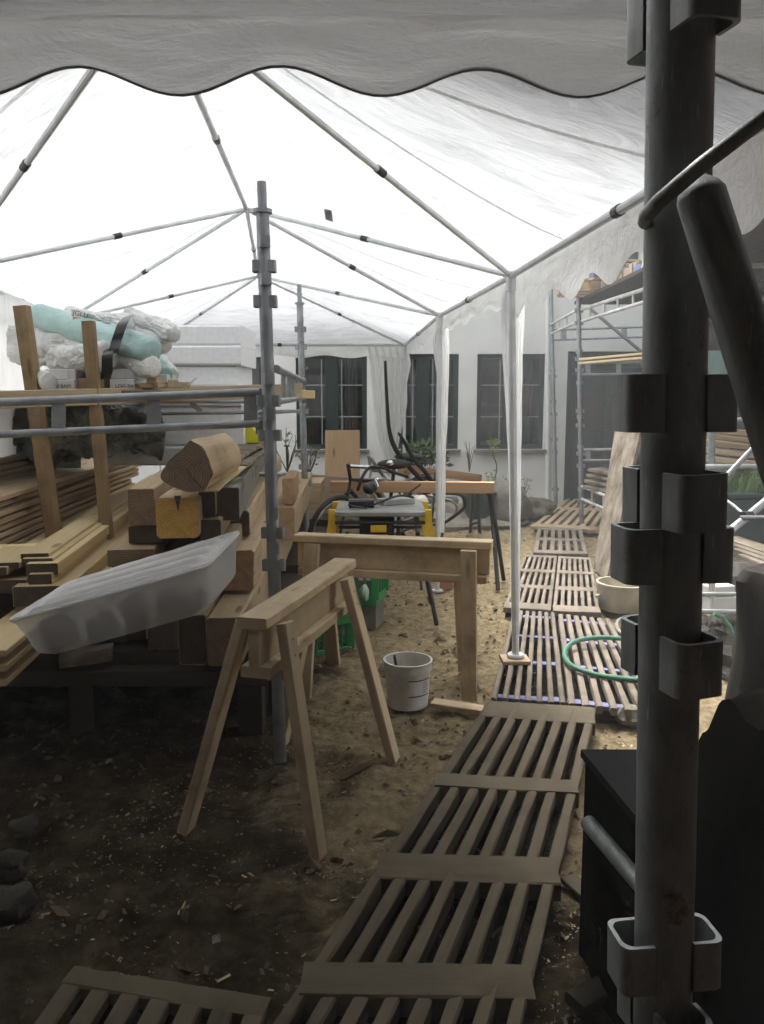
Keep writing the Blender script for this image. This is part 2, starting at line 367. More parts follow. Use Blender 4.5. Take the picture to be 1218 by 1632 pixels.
m.add([(x0, 13, -.3), (x1, 13, -.3), (x1, 13, 5.2), (x0, 13, 5.2)], [(0, 1, 2, 3)])
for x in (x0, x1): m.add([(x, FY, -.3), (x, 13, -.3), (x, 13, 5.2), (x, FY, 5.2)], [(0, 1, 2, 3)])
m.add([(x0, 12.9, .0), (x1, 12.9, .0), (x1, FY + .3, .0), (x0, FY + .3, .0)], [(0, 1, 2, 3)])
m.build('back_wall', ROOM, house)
MB().prism([(x0 - .3, FY - .35, 5.2), (x0 - .3, 13.3, 5.2), (x0 - .3, 11.9, 7.2)], (x1 - x0 + .6, 0, 0)).build('roof', BRICK, house)
for wi, (a, b) in enumerate(wins):
    xa, xb = fx(a), fx(b); y = FY + .09; fr = MB(); tw = .06
    for x in (xa + tw / 2, xb - tw / 2): fr.box((x, y, (zb + zt) / 2), (tw, .07, zt - zb - .002))
    for z in (zb + tw / 2, zt - tw / 2): fr.box(((xa + xb) / 2, y, z), (xb - xa - 2 * tw, .069, tw))
    xm = (xa + xb) / 2; fr.box((xm, y - .004, (zb + zt) / 2), (.16, .075, zt - zb - 2 * tw))
    wn = fr.build('window', GREENF, house)
    ba = MB()
    for s, e in ((xa + tw, xm - .08), (xm + .08, xb - tw)):
        for k in (1, 2): ba.box(((s + e) / 2, y - .01, zb + (zt - zb) * (k / 3 + .01)), (e - s, .02, .014), ch=.001)
        ba.box((e - .05 if s < xm else s + .05, y - .012, (zb + zt) / 2), (.012, .02, zt - zb - 2 * tw - .004), ch=.001)
    ba.build('glazing_bar', BARW, wn)
    MB().add([(xa + tw, y, zb + tw), (xb - tw, y, zb + tw), (xb - tw, y, zt - tw), (xa + tw, y, zt - tw)], [(0, 1, 2, 3)]).build('pane', GLASS, wn)
    sl_ = MB().box((xm, FY - .02, zb - .02), (xb - xa + .06, .13, .035)); sl_.build('sill', STONE, wn)
    cu = MB()
    def cf(u, v, x0=xb - .30): return V((x0 + u * .18, y + .12 + .02 * math.sin(u * 25), zb + v * (zt - zb)))
    cu.grid(cf, 20, 1)
    if wi == 2: cu.grid(lambda u, v: V((xm + .1 + u * .10, y + .13 + .02 * math.sin(u * 20), zb + .3 + v * (zt - zb - .3))), 12, 1)
    cu.build('curtain', CURT, wn)
    if wi == 0: MB().box((xm, y + .06, (zb + zt) / 2), (xb - xa - .2, .01, zt - zb - .2)).build('blind', GREYP, wn)
# upper dark window
a, b, c, d_ = ops[5]; m = MB(); m.box(((a + b) / 2, FY + .12, (c + d_) / 2), (b - a - .01, .03, d_ - c - .01)); wn = m.build('window', GREENF, house)
m = MB(); m.box(((a + b) / 2 + .02, FY + .09, (c + d_) / 2), (.03, .03, d_ - c - .02)); m.build('glazing_bar', WHITEM, wn)
# door
xa, xb, zt2 = fx(903), fx(1032), fz(560)
m = MB(); m.box(((xa + xb) / 2, FY + .16, .86), (xb - xa - .14, .04, 1.66)); dr = m.build('door', GREENF, house)
m = MB()
for x in (xa + .035, xb - .035): m.box((x, FY + .12, zt2 / 2), (.065, .12, zt2 - .01))
m.box(((xa + xb) / 2, FY + .12, zt2 - .04), (xb - xa - .14, .119, .07)); m.box(((xa + xb) / 2, FY + .12, 1.75), (xb - xa - .14, .118, .06)); m.build('frame', GREENF, dr)
m = MB()
for k in range(2):
    for q in range(2):
        cx = xa + .07 + (xb - xa - .14) * (k + .5) / 2
        m.box((cx, FY + .135, .5 + q * .72), ((xb - xa) * .34, .012, .5))
m.box(((xa + xb) / 2, FY + .13, .86), (.03, .02, 1.6)); m.build('panel', W_drk, dr)
MB().tube([at(962, 684, FY + .1), at(970, 684, FY + .1)], .012).build('handle', CHROME, dr)
MB().add([(xa + .07, FY + .15, 1.79), (xb - .07, FY + .15, 1.79), (xb - .07, FY + .15, zt2 - .08), (xa + .07, FY + .15, zt2 - .08)], [(0, 1, 2, 3)]).build('transom_pane', GLASS, dr)
m = MB(); m.tube([at(873, 430, FY - .05), at(873, 798, FY - .05)], .03); m.build('downpipe', PLASTER, house)

# right-hand teal building, then unseen wall and decks added to darken the foreground
tb = thing('teal_outbuilding', (4.6, 8, 0), 'teal painted outbuilding at the right edge of the yard behind the scaffold', 'building')
m = MB(); m.box((4.9, 7.4, 3.4), (2.2, 6.2, 6.8)); m.build('wall', TEALW, tb)
m = MB(); m.box((4.9, 7.4, 6.9), (2.8, 6.8, .18)); m.build('roof', BRICK, tb)
m = MB(); m.box((3.77, 7.6, 1.05), (.05, 2.4, 2.1)); m.build('door', W_drk, tb)
nb = thing('shade_wall', (0, -.7, 0), 'added unseen dark wall behind the photographer, keeping light off the foreground', 'wall')  # added out of view to hold light off the near ground
m = MB(); m.box((0, -.8, 2.6), (12, .3, 5.2)); m.build('wall', BRICK, nb)
m = MB(); m.box((-3.3, 1.5, 2.6), (.3, 4.2, 5.2)); m.box((2.2, 1.05, 2.6), (.3, 3.4, 5.2)); m.build('side_blocker', BRICK, nb)  # side walls added to block light entering left and right
dk = thing('scaffold_or_shade_deck', (0, .3, 2.5), 'added unseen deck of dark boards shading the ground near the photographer', 'deck')  # unseen deck added overhead to darken the foreground
for k in range(6): MB().box((-.55, -.5 + k * .245, 2.52), (5.1, .235, .04)).build('board', W_drk, dk)
dk2 = thing('scaffold_or_shade_deck', (0, 2.2, 3.0), 'second added unseen deck of dark boards, shading the front slope of the tent', 'deck')  # unseen deck added to dim the front of the canopy
for k in range(6): MB().box((-.9, 1.60 + k * .20, 3.0), (4.2, .18, .04)).build('board', W_drk, dk2)

# ------------------------------------------------------------ party tent
L1 = gp(822, 1047, .11); zE = at(815, 440, L1.y).z
def atz(px, py, z): return gp(px, py, z)
E1 = atz(815, 440, zE); E2 = atz(701, 503, zE); E3 = atz(645, 550, zE)
LE1 = atz(-78, 432, zE); LE2 = atz(105, 511, zE); LE3 = at(247, 549, E3.y)
E0 = V((.84, 1.26, zE)); LE0 = V((-1.95, 1.26, zE))
zA = at(395, 333, 4.95).z
A0 = V((-.62, 2.36, zA)); A1 = at(393, 333, 4.95); A2 = at(412, 440, 7.45)
tent = thing('party_tent', (-.7, 5, 0), 'white translucent party tent with scalloped valance covering the yard', 'tent')
def tri_sheet(m, a, b, c, n=16, sag=.035, lift=.02):
    a, b, c = V(a), V(b), V(c); nr = (b - a).cross(c - a).normalized()
    if nr.z < 0: nr = -nr
    vs = []; fs = []; idx = {}
    for i in range(n + 1):
        for j in range(n + 1 - i):
            u, v = i / n, j / n; q = 1 - u - v; p = a * q + b * u + c * v
            k = 27 * u * v * q
            wr = .007 * NZ.noise(V((p.x * 6, p.y * 3, 3))) + .004 * NZ.noise(V((p.x * 17, p.y * 9, 1)))
            p = p + nr * (lift - sag * k + wr * min(1, k * 3)); idx[i, j] = len(vs); vs.append(p)
    for i in range(n):
        for j in range(n - i):
            fs.append((idx[i, j], idx[i + 1, j], idx[i, j + 1]))
            if j < n - i - 1: fs.append((idx[i + 1, j], idx[i + 1, j + 1], idx[i, j + 1]))
    m.add(vs, fs)
m = MB()
for t in ((E0, LE0, A0), (E0, E1, A0), (E1, A1, A0), (E1, E2, A1), (E2, A2, A1), (E2, E3, A2), (E3, LE3, A2), (LE3, LE2, A2), (LE2, A1, A2), (LE2, LE1, A1), (LE1, A0, A1), (LE1, LE0, A0)):
    tri_sheet(m, *t)
m.build('roof_canopy', TENT, tent, 3.1)
for nm, a, b, r in [('ridge_pole', A0, A1, .0135), ('ridge_pole', A1, A2, .0135)] + \
    [('rafter', A0, x, .0122) for x in (E0, E1, LE0, LE1)] + [('rafter', A1, x, .0122) for x in (E1, E2, LE1, LE2)] + [('rafter', A2, x, .0122) for x in (E2, E3, LE2, LE3)] + \
    [('eave_pole', a, b, .0155) for a, b in ((E0, E1), (E1, E2), (E2, E3), (LE0, LE1), (LE1, LE2), (LE2, LE3), (E3, LE3), (E0, LE0))]:
    po = MB().tube([a, (a + b) / 2, b], r).build(nm, TUBEW, tent)
    t = .5
    c = a.lerp(b, t); dd = (b - a).normalized()
    MB().tube([c - dd * .022, c + dd * .022], r + .0035).build('coupler', BLACKP, po)
for a, lean, zb_ in ((E0, 0, 0), (E1, 0, .115), (E2, 0, 0), (E3, 0, 0), (LE0, 0, 0), (LE1, 0, 0), (LE2, 0, 0), (LE3, 0, 0)):
    b = V((a.x, a.y, zb_))
    if a is E1: b = L1.copy(); b.z = .115
    po = MB().tube([b, a], .018).build('leg', TUBEW, tent)
    MB().lathe(b, [(.001, .012), (.04, .012), (.045, .004), (.045, 0), (.001, 0)], 20).build('foot_plate', WHITEM, po)
    MB().tube([a + V((0, 0, -.07)), a + V((0, 0, .02))], .024).build('corner_joint', TUBEW, po)
for a, b, ap in ((E0, E1, A0), (E1, E2, A1), (E2, E3, A2), (LE0, LE1, A0), (LE1, LE2, A1), (LE2, LE3, A2)):
    for f in (.33, .70):
        p = a.lerp(b, f); m = MB(); sdv = (b - a).normalized() * .011; nr = (b - a).cross(ap - a).normalized(); nr = nr if nr.z > 0 else -nr
        vs = []
        for i in range(13):
            t_ = i / 12 * .92; q_ = p.lerp(ap, t_); sg = .020 - .035 * 27 * max(0, (1 - t_) * f * (1 - t_) * (1 - f) * t_) - .007
            vs += [q_ - sdv + nr * sg, q_ + sdv + nr * sg]
        m.add(vs, [(2 * i, 2 * i + 1, 2 * i + 3, 2 * i + 2) for i in range(12)]); m.build('seam', VALS, tent)
# valances
def valance(a, b, mat, depth, amp, period, phase, name='valance', out=(0, 0, 0), hem=True, drop=.0):
    a, b = V(a), V(b); L = (b - a).length; n = max(8, int(L / .018)); dd = (b - a) / L; nrm = V((dd.y, -dd.x, 0)); out = V(out)
    def hemz(s): return -(depth - amp * (.5 + .5 * math.cos((s - phase) / period * 2 * math.pi)) )
    def fn(u, v):
        s = u * L; h = hemz(s) * v - drop
        return a + dd * s + V((0, 0, .0 + h)) + out + nrm * (.012 * v * NZ.noise(V((s * 3.5, v * 2, L))) + .004 * NZ.noise(V((s * 3, v * 14, 4))))
    po = MB().grid(fn, n, 10).build(name, mat, tent, 3.1)
    if hem:
        m = MB(); m.tube([fn(i / n, 1.0) for i in range(n + 1)], .0028, 6); m.build('hem', HEM, po)
    return po
# front edge: the roof fabric wraps the eave pole, the valance hangs from its seam
def xat(px): return (px - 609) / F * E0.y / 1.0
ph = (at(765, 108, E0.y).x - LE0.x)
per = (at(765, 108, 1.26).x - at(450, 108, 1.26).x)
zseam = at(609, 27, 1.24).z
fy = 1.235
a = V((LE0.x, fy, zseam)); b = V((E0.x, fy, zseam))
dep = zseam - at(609, 152, fy).z; am = at(609, 107, fy).z - at(609, 152, fy).z
valance(a, b, VAL, dep, am, per, ph)
m = MB()
def roll(u, v):
    x = LE0.x + u * (E0.x - LE0.x); ang = -.9 + v * 3.0
    r = .030 + .002 * NZ.noise(V((x * 9, v * 5, 2))) + .0012 * NZ.noise(V((x * 40, v * 9, 2)))
    return V((x, E0.y + .006 - r * math.cos(ang), zseam + .020 + r * math.sin(ang)))
m.grid(roll, 160, 14); m.build('roof_edge', ROLLM, tent, 3.1)
for a_, b_, dp, pr, phs in ((E0, E1, .175, .41, .02), (E1, E2, .10, .4, .12), (E2, E3, .10, .4, 0), (LE0, LE1, .13, .3, 0), (LE1, LE2, .13, .3, 0), (LE2, LE3, .13, .3, 0)):
    sgn = 1 if a_.x > -1 else -1
    valance(a_, b_, VALS, dp + .03, .065 if dp > .17 else .03, pr, phs, out=(.02 * sgn, 0, 0), hem=False)
valance(LE3, E3, VALS, .14, .03, .55, .2, out=(0, .02, 0), hem=False)
# gathered curtains at the legs
def curtain(prof, Y, name='curtain', folds=5, depth=.02, dy=.02):
    prof = [(at(xl, y, Y).x, at(xr, y, Y).x, at(xl, y, Y).z) for y, xl, xr in prof]
    nv = 24
    def fn(u, v):
        t = v * (len(prof) - 1); i = min(int(t), len(prof) - 2); f = t - i
        xl = prof[i][0] * (1 - f) + prof[i + 1][0] * f; xr = prof[i][1] * (1 - f) + prof[i + 1][1] * f; z = prof[i][2] * (1 - f) + prof[i + 1][2] * f
        x = xl + (xr - xl) * u + .004 * NZ.noise(V((u * 3, z * 6, Y)))
        return V((x, Y + dy + depth * math.sin(u * folds * 2 * math.pi + z * 1.5) + .01 * NZ.noise(V((u * 4, z * 5, 1))), z))
    return MB().grid(fn, 60, nv * 2).build(name, CURTN, tent, 3.1)
curtain([(452, 808, 838), (480, 800, 839), (560, 802, 836), (660, 809, 834), (750, 813, 833), (850, 815, 832), (950, 816, 831), (1035, 818, 829)], L1.y, folds=3, depth=.013, dy=.03)
curtain([(508, 697, 716), (545, 690, 717), (600, 697, 716), (650, 697, 715), (720, 699, 712), (850, 700, 709)], E2.y, folds=3, depth=.012, dy=.03)
curtain([(552, 585, 650), (580, 590, 656), (610, 592, 649), (640, 594, 650), (670, 597, 644), (700, 603, 637), (730, 611, 633), (760, 617, 630)], E3.y, folds=6, depth=.025, dy=.03)
# side sheet on the left
def side(u, v):
    p = LE1.lerp(LE3, u * 1.0) + V((-.05, 0, 0)); p.z = zE - v * 1.1
    p.x += .05 * NZ.noise(V((p.y * 1.2, p.z * 1.4, 2))) + .015 * NZ.noise(V((p.y * 5, p.z * 3, 7))); return p
MB().grid(side, 70, 26).build('side_sheet', CURTN, tent, 3.1)
def side0(u, v):
    p = LE0.lerp(LE1, u) + V((-.05, 0, 0)); p.z = zE - v * 1.9; p.x += .05 * NZ.noise(V((p.y * 1.2, p.z * 1.4, 2))); return p
MB().grid(side0, 30, 16).build('side_sheet', CURTN, tent, 3.1)
# repair patch on the roof cloth
c = at(523, 342, 5.1); 
def onroof(px, py):
    n = (A1 - A0).cross(E1 - A0).normalized(); d_ = ray(px, py); o = V((0, 0, CH)); t = (A1 - o).dot(n) / d_.dot(n); return o + d_ * (t * .995)
MB().add([onroof(516, 330), onroof(529, 333), onroof(531, 354), onroof(519, 350)], [(0, 1, 2, 3)]).build('patch', STEEL, tent)

# ------------------------------------------------------------ scaffold standards
def cup(m, p, ax, r, reach, wid, hgt, th, side_=None, up=None):
    """U-shaped strap of flat steel standing out from the tube at p in direction ax"""
    ax = V(ax).normalized(); up = (up or Z).normalized(); sd = up.cross(ax).normalized(); n = 5; pts = []
    a = wid / 2; q = reach
    path = [(r * .7, -a)] + [(q - a * .45 + a * .45 * math.sin(t * math.pi / 2 / n), -a + a * .45 * (1 - math.cos(t * math.pi / 2 / n))) for t in range(n + 1)]
    path += [(x, -y) for x, y in reversed(path)]
    vs = []; fs = []
    k = len(path)
    for i, (x, y) in enumerate(path):
        # inward offset
        c_ = V((0, 0, 0)); xi = x - th if x > r * 1.2 else x; yi = y - th * (1 if y > 0 else -1)
        for (xx, yy) in ((x, y), (xi, yi)):
            for h in (-hgt / 2, hgt / 2): vs.append(V(p) + ax * xx + sd * yy + up * h)
    for i in range(k - 1):
        b0, b1 = i * 4, (i + 1) * 4
        fs += [(b0, b1, b1 + 1, b0 + 1), (b0 + 2, b0 + 3, b1 + 3, b1 + 2), (b0 + 1, b1 + 1, b1 + 3, b0 + 3), (b0, b0 + 2, b1 + 2, b1)]
    m.add(vs, fs)
def standard(name_label, p0, p1, r, cupsLR, cupsF, mat, axL=(1, 0, 0), axF=(.3, -1, 0), sc=1.0, spigot=None, group='scaffold standards', cat='scaffold pole'):
    """cups given as world heights; p0 foot, p1 top"""
    t = thing('scaffold_standard', (p0.x, p0.y, 0), name_label, cat, group)
    up = (p1 - p0).normalized()
    top = p1 if spigot is None else p0 + up * ((spigot - p0.z) / up.z)
    m = MB(); m.tube([p0, top], r, 28); m.build('tube', mat, t)
    if spigot is not None:
        MB().tube([top - up * .02, p1], r * .72, 20).build('spigot', mat, t)
        MB().lathe(top, [(r * .7, .008), (r * 1.5, .008), (r * 1.5, -.006), (r * .7, -.006)], 20).build('collar', mat, t)
    for cups, ax in ((cupsLR, axL), (cupsF, axF)):
        for z in cups:
            p = p0 + up * ((z - p0.z) / up.z)
            for s in (1, -1):
                m = MB(); cup(m, p, V(ax) * s, r, r + .020 * sc, .040 * sc, .042 * sc, .0035 * sc, up=up)
                m.build('cup_bracket', mat, t)
    return t
# near post
Yn = .65
pt, pb = at(1086, 0, Yn), at(1058, 1500, Yn); dn = (pb - pt) / (pb.z - pt.z)
P0 = pt + dn * (0.0 - pt.z); P1 = pt + dn * (2.49 - pt.z)
zz = lambda py: at(1080, py, Yn).z
standard('thick dark steel post close to the camera at the right edge', P0, P1, .0245, [zz(643), zz(880), zz(1520)], [zz(18), zz(792), zz(1042), zz(1620)], STEELD, axL=(1, .12, 0), axF=(.28, -1, 0), sc=1.05)
# diagonal brace hooked on it
t = thing('scaffold_brace', at(1190, 535, .60), 'dark diagonal tube hooked over the near post, slanting down right', 'scaffold brace')
b0, b1 = at(1113, 298, .585), at(1195, 560, .575); be = b1 + (b1 - b0) * 2.2
m = MB(); m.tube([b0 - (b1 - b0) * .06, b0, b0 + (b1 - b0) * .05, b1, be], [.006, .0135, .0165, .0175, .0175], 24); m.build('tube', STEELD, t)
m = MB(); pts = [at(x, y, q) for x, y, q in ((1300, 120, .56), (1218, 187, .565), (1165, 228, .565), (1120, 262, .568), (1080, 296, .573), (1050, 322, .585), (1031, 343, .61), (1028, 353, .64), (1036, 356, .67), (1052, 350, .69))]
m.tube(pts, [.0055] * 9 + [.004], 14); m.build('hook', STEELD, t)
# left post
Yl = 3.13; p1 = at(417, 290, Yl); p0 = gp(447, 1213)
zl = lambda py: at(430, py, Yl).z
standard('grey scaffold post rising behind the near trestle by the beams', p0, p1, .0242, [zl(426), zl(482), zl(639), zl(693), zl(844), zl(894), zl(1060)], [zl(388), zl(448), zl(604), zl(660), zl(813), zl(866), zl(1020)], STEEL, sc=1.0, spigot=zl(338))
m = MB(); m.lathe(at(434, 756, Yl), [(.022, .006), (.052, .006), (.052, -.006), (.022, -.006)], 24); o = m.build('ring_collar', STEEL, bpy.data.objects['scaffold_standard.001'])
# second post
Y2 = 6.2
def mkpost(x1, y1, x0, y0, Y, cl, cf, lab, spig=None, mat=STEEL, foot=None):
    p1 = at(x1, y1, Y); pp = at(x0, y0, Y); dn = (p1 - pp) / (p1.z - pp.z); f = pp + dn * (-pp.z) if foot is None else pp
    return standard(lab, f, p1, .0242, [at(x0, c, Y).z for c in cl], [at(x0, c, Y).z for c in cf], mat, sc=.95, spigot=None if spig is None else at(x0, spig, Y).z)
mkpost(477, 454, 488, 830, Y2, [525, 553, 629, 656, 744, 770], [510, 540, 612, 643, 690, 728, 757], 'thinner grey scaffold post standing left of the first window', 484)
mkpost(117, 470, 122, 620, 6.2, [497], [], 'grey scaffold post top poking up behind the foil rolls')
mkpost(922, 455, 927, 834, 8.6, [495, 515, 572, 590, 655, 678, 723, 742, 800], [560, 610, 664, 712, 780], 'pale scaffold post standing on the slatted walkway before the green door')
mkpost(878, 452, 886, 806, 10.2, [520, 600, 660, 700, 780], [590, 640, 720], 'pale scaffold post close to the house wall beside the green door')

# lattice ledgers
def ledger(lab, a0, a1, b0, b1, r, plates, pw=.05, mat=STEEL, tube2=True, group='scaffold ledgers', plate_as_tube=False, hooks=True):
    """a0-a1 upper tube, b0-b1 lower tube, plates = positions 0..1"""
    t = thing('scaffold_ledger', a0.lerp(a1, .5), lab, 'scaffold ledger', group)
    MB().tube([a0, a1], r, 14).build('upper_tube', mat, t)
    MB().tube([b0, b1], r * .9, 14).build('lower_tube', mat, t)
    for f in plates:
        p, q = a0.lerp(a1, f), b0.lerp(b1, f)
        if plate_as_tube: MB().tube([p, q], r * .7, 8).build('rung', mat, t)
        else: MB().beam(p + V((0, 0, -r * .6)), q + V((0, 0, r * .6)), .006, pw, up=(a1 - a0).normalized(), ch=.001).build('plate', mat, t)
    if hooks:
        for p in (a1, b1): MB().box(p + V((.0, 0, -.012)), (.03, .016, .055)).build('hook', STEELD, t)
    return t
ledger('grey double-tube scaffold rail running left from the post above the timber', at(-160, 648, 3.10), at(414, 625, Yl), at(-160, 699, 3.10), at(414, 675, Yl), .0165, [.44, .705, .975], .052)
ledger('grey scaffold rail behind the wooden edge board', at(-100, 640, 4.9), at(400, 640, 4.9), at(-100, 664, 4.9), at(420, 657, 4.9), .012, [.81, .55, .2], .03, hooks=False)
ledger('grey scaffold rail running back from the big post to the thinner post', at(441, 588, 3.3), at(485, 607, 6.1), at(441, 640, 3.3), at(485, 634, 6.1), .0165, [.15, .3, .45, .6, .8], .02, plate_as_tube=True)
m = MB(); m.tube([at(425, 657, 3.2), at(478, 655, 5.9)], .010); tag(m.build('scaffold_tie_rod', STEEL), 'thin grey rod between the two grey posts at plank height', 'scaffold rod')
# right scaffold
Yr = 8.6
ledger('pale scaffold rail from the walkway post back to the wall post', at(879, 517, 10.2), at(922, 493, Yr), at(879, 532, 10.2), at(922, 512, Yr), .016, [.3, .6], plate_as_tube=True, hooks=False, mat=WHITEM)
ledger('pale scaffold rail with rungs rising from the walkway post towards the near post', at(927, 493, Yr), at(1080, 444, 6.2), at(927, 512, Yr), at(1080, 465, 6.2), .018, [.12, .3, .46, .62, .8], plate_as_tube=True, hooks=False, mat=WHITEM)
ledger('thin pale scaffold rail in front of the wall over the green door', at(880, 526, 10.2), at(1110, 518, 10.2), at(880, 542, 10.2), at(1110, 534, 10.2), .014, [.08, .5, .85], .07, hooks=False)
ledger('pale scaffold rail carrying yellow planks before the green door', at(927, 578, Yr), at(1060, 577, 8.4), at(927, 597, Yr), at(1060, 596, 8.4), .015, [.08, .45, .8], .05, hooks=False)
ledger('pale double scaffold rail across the lower half of the green door', at(927, 717, Yr), at(1060, 716, 8.4), at(927, 734, Yr), at(1060, 733, 8.4), .015, [.08, .45], .05, hooks=False)
ledger('low pale scaffold rail sloping right from the walkway post to the leaning boards', at(927, 775, Yr), at(990, 800, 7.3), at(927, 795, Yr), at(990, 822, 7.3), .016, [.3, .6], plate_as_tube=True, hooks=False, mat=WHITEM)
m = MB(); m.beam(at(938, 490, 9.8), at(1040, 575, 9.8), .05, .03); tag(m.build('diagonal_strut', STEELD), 'dark diagonal strut against the wall above the green door', 'strut')
for k, (y0, y1, lab) in enumerate(((571, 560, 'upper of two yellow planks lying on the rail before the green door'), (577, 567, 'lower of two yellow planks lying on the rail before the green door'))):
    m = MB(); m.beam(at(932, y0 + 2, 8.3), at(1075, y1, 7.2), .14, .022); tag(m.build('plank', W_new), lab, 'plank', 'planks on the rail')

# decks: pallets and blocks high on the right scaffold
def pallet(c, rz, lab, mat=W_brown, w=.8, l=.5, blue=False):
    t = thing('pallet', c, lab, 'pallet', 'pallets on the scaffold'); c = V(c); ca, sa = math.cos(rz), math.sin(rz)
    P = lambda x, y, z: c + V((x * ca - y * sa, x * sa + y * ca, z))
    for k in range(3): MB().beam(P(-w / 2, (k - 1) * l * .42, .1), P(w / 2, (k - 1) * l * .42, .1), .09, .02).build('deck_board', mat, t)
    for k in range(3):
        for j in range(3): MB().box(P((k - 1) * w * .42, (j - 1) * l * .42, .05), (.09, .09, .078), rz).build('block', BLUE if (blue and k == 0) else mat, t)
    for k in range(3): MB().beam(P(-w / 2, (k - 1) * l * .42, .0), P(w / 2, (k - 1) * l * .42, .0), .09, .018).build('bottom_board', mat, t)
pallet(at(1003, 441, 7.8), .25, 'pallet with blue blocks, the higher one by the near post', blue=True, w=.55)
pallet(at(934, 468, 8.3), .12, 'small brown pallet lying on the walkway post top', w=.42)
pallet(at(1180, 415, 6.2), .1, 'pallet board pile under the teal wall right of the near post', w=.7)
cols = [plain('block_%s' % n, c, None, .7) for n, c in (('beige', (.42, .34, .24)), ('brown', (.20, .13, .08)), ('pale', (.6, .56, .46)), ('blue', (.16, .22, .42)))]
bd = thing('block_bundle', at(985, 480, 7.4), 'row of small upright wooden blocks piled along the upper scaffold rail', 'wood blocks')
for i in range(26):
    f = i / 25; y = 490 - 42 * f - random.uniform(0, 4); Yq = 8.3 - 1.6 * f; p = at(930 + 118 * f, y, Yq); p.z = 2.419; p.x = max(p.x, 2.12)
    h = random.uniform(.07, .13); MB().box(p + V((0, 0, h / 2)), (random.uniform(.02, .04), .12, h), random.uniform(-.1, .3)).build('block', cols[random.choice([0, 0, 1, 2, 3])], bd)
dk3 = thing('scaffold_or_shade_deck', (3, 6, 2.4), 'board deck of the right scaffold carrying pallets and block row', 'deck')
for k in range(9): MB().beam(V((2.16 + k * .235, 3.3, 2.40)), V((2.16 + k * .235, 8.9, 2.40)), .225, .035, n=4, jit=.003).build('board', W_drk, dk3)

TUBED = plain('dull_white_tube', (.42, .43, .42), (.28, .29, .28), .55, .1, 10, .05, .001)
# ------------------------------------------------------------ far right behind the near post
for (x0_, y0_, Y0, x1_, y1_, Y1, r, lab) in (
    (1140, 337, 6.6, 1300, 337, 6.6, .012, 'topmost thin white rail against the teal wall'),
    (1150, 360, 6.0, 1300, 360, 6.0, .015, 'second white rail against the teal wall'),
    (1140, 424, 5.9, 1300, 422, 5.9, .02, 'thick white rail at the foot of the teal wall'),
    (1140, 476, 5.5, 1300, 476, 5.5, .012, 'thin white rail in the dark gap right of the brace'),
    (1140, 508, 5.5, 1300, 506, 5.5, .014, 'lower white rail in the dark gap right of the brace'),
    (1090, 669, 5.0, 1300, 668, 5.0, .012, 'white rail above the brown timber pile at the right'),
    (1090, 744, 4.9, 1300, 743, 4.9, .014, 'white rail just above the grass trough'),
    (1090, 883, 4.6, 1300, 882, 4.6, .016, 'white rail below the weathered boards at the right edge'),
    (1090, 947, 4.2, 1240, 947, 4.2, .012, 'white rail left of the stump, upper one'),
    (1090, 974, 4.2, 1240, 977, 4.2, .014, 'white rail left of the stump, lowest one'),
    (1135, 783, 4.5, 1212, 702, 4.9, .016, 'grey tube slanting up past the timber pile'),
    (1150, 858, 4.2, 1260, 766, 4.5, .022, 'thick grey tube slanting up in front of the green trough'),
    (1134, 640, 5.1, 1134, 900, 5.1, .022, 'pale upright tube just right of the near post')):
    m = MB(); m.tube([at(x0_, y0_, Y0), at(x1_, y1_, Y1)], r, 12); tag(m.build('scaffold_tube', TUBED if 'white' in lab else STEEL), lab, 'scaffold tube', 'scaffold tubes right of the near post')
m = MB(); m.tube([gp(1136, 1040), at(1134, 870, 4.3)], .019); tag(m.build('scaffold_tube', WHITEM), 'short pale upright post above the dark soil heap', 'scaffold tube', 'scaffold tubes right of the near post')
t = thing('tube_clamp', at(1190, 822, 4.25), 'dark clamp gripping the thick slanting tube', 'clamp'); m = MB(); m.box(at(1190, 822, 4.28), (.06, .05, .045), .4, .01); m.build('jaw', BLACKM, t); m = MB(); m.tube([at(1180, 824, 4.22), at(1225, 824, 4.22)], .008); m.build('bolt', STEEL, t)
m = MB(); m.tube([at(1150, 792, 4.6), at(1170, 806, 4.4), at(1188, 822, 4.3)], .009); tag(m.build('green_pipe', STEELD), 'thin dark rod crossing in front of the green trough', 'rod')
m = MB(); m.box(at(1176, 370, 5.7), (.09, .06, .50)); tag(m.build('wooden_post', W_grey), 'grey wooden post in front of the teal wall', 'post')
for i in range(6):
    m = MB(); y = 470 + i * 16; m.beam(at(1095, y, 6.3), at(1330, y, 6.3), .05, .082, jit=.003, n=4)
    tag(m.build('dark_plank', W_drk), '%s dark plank from the top in the boarding right of the brace' % ['first', 'second', 'third', 'fourth', 'fifth', 'lowest'][i], 'plank', 'dark planks under the deck')
for i, (y0_, y1_, Y_) in enumerate(((735, 748, 5.9), (722, 736, 5.95), (709, 724, 6.0), (700, 712, 6.1), (690, 700, 6.2))):
    m = MB(); m.beam(at(1095, y0_ - 9, Y_), at(1330, y1_ + 4, Y_ - .3), .22, .038, n=3, jit=.004)
    tag(m.build('brown_plank', W_brown if i % 2 else W_beam), '%s plank of the brown pile behind the grass trough' % ['lowest', 'second lowest', 'middle', 'second highest', 'topmost'][i], 'plank', 'brown planks behind the grass')
# support under the pile
m = MB(); m.box((at(1210, 760, 5.95).x, 5.95, .42), (1.2, .35, .84)); tag(m.build('timber_crib', W_drk), 'dark timber crib under the brown plank pile at the right', 'crib')
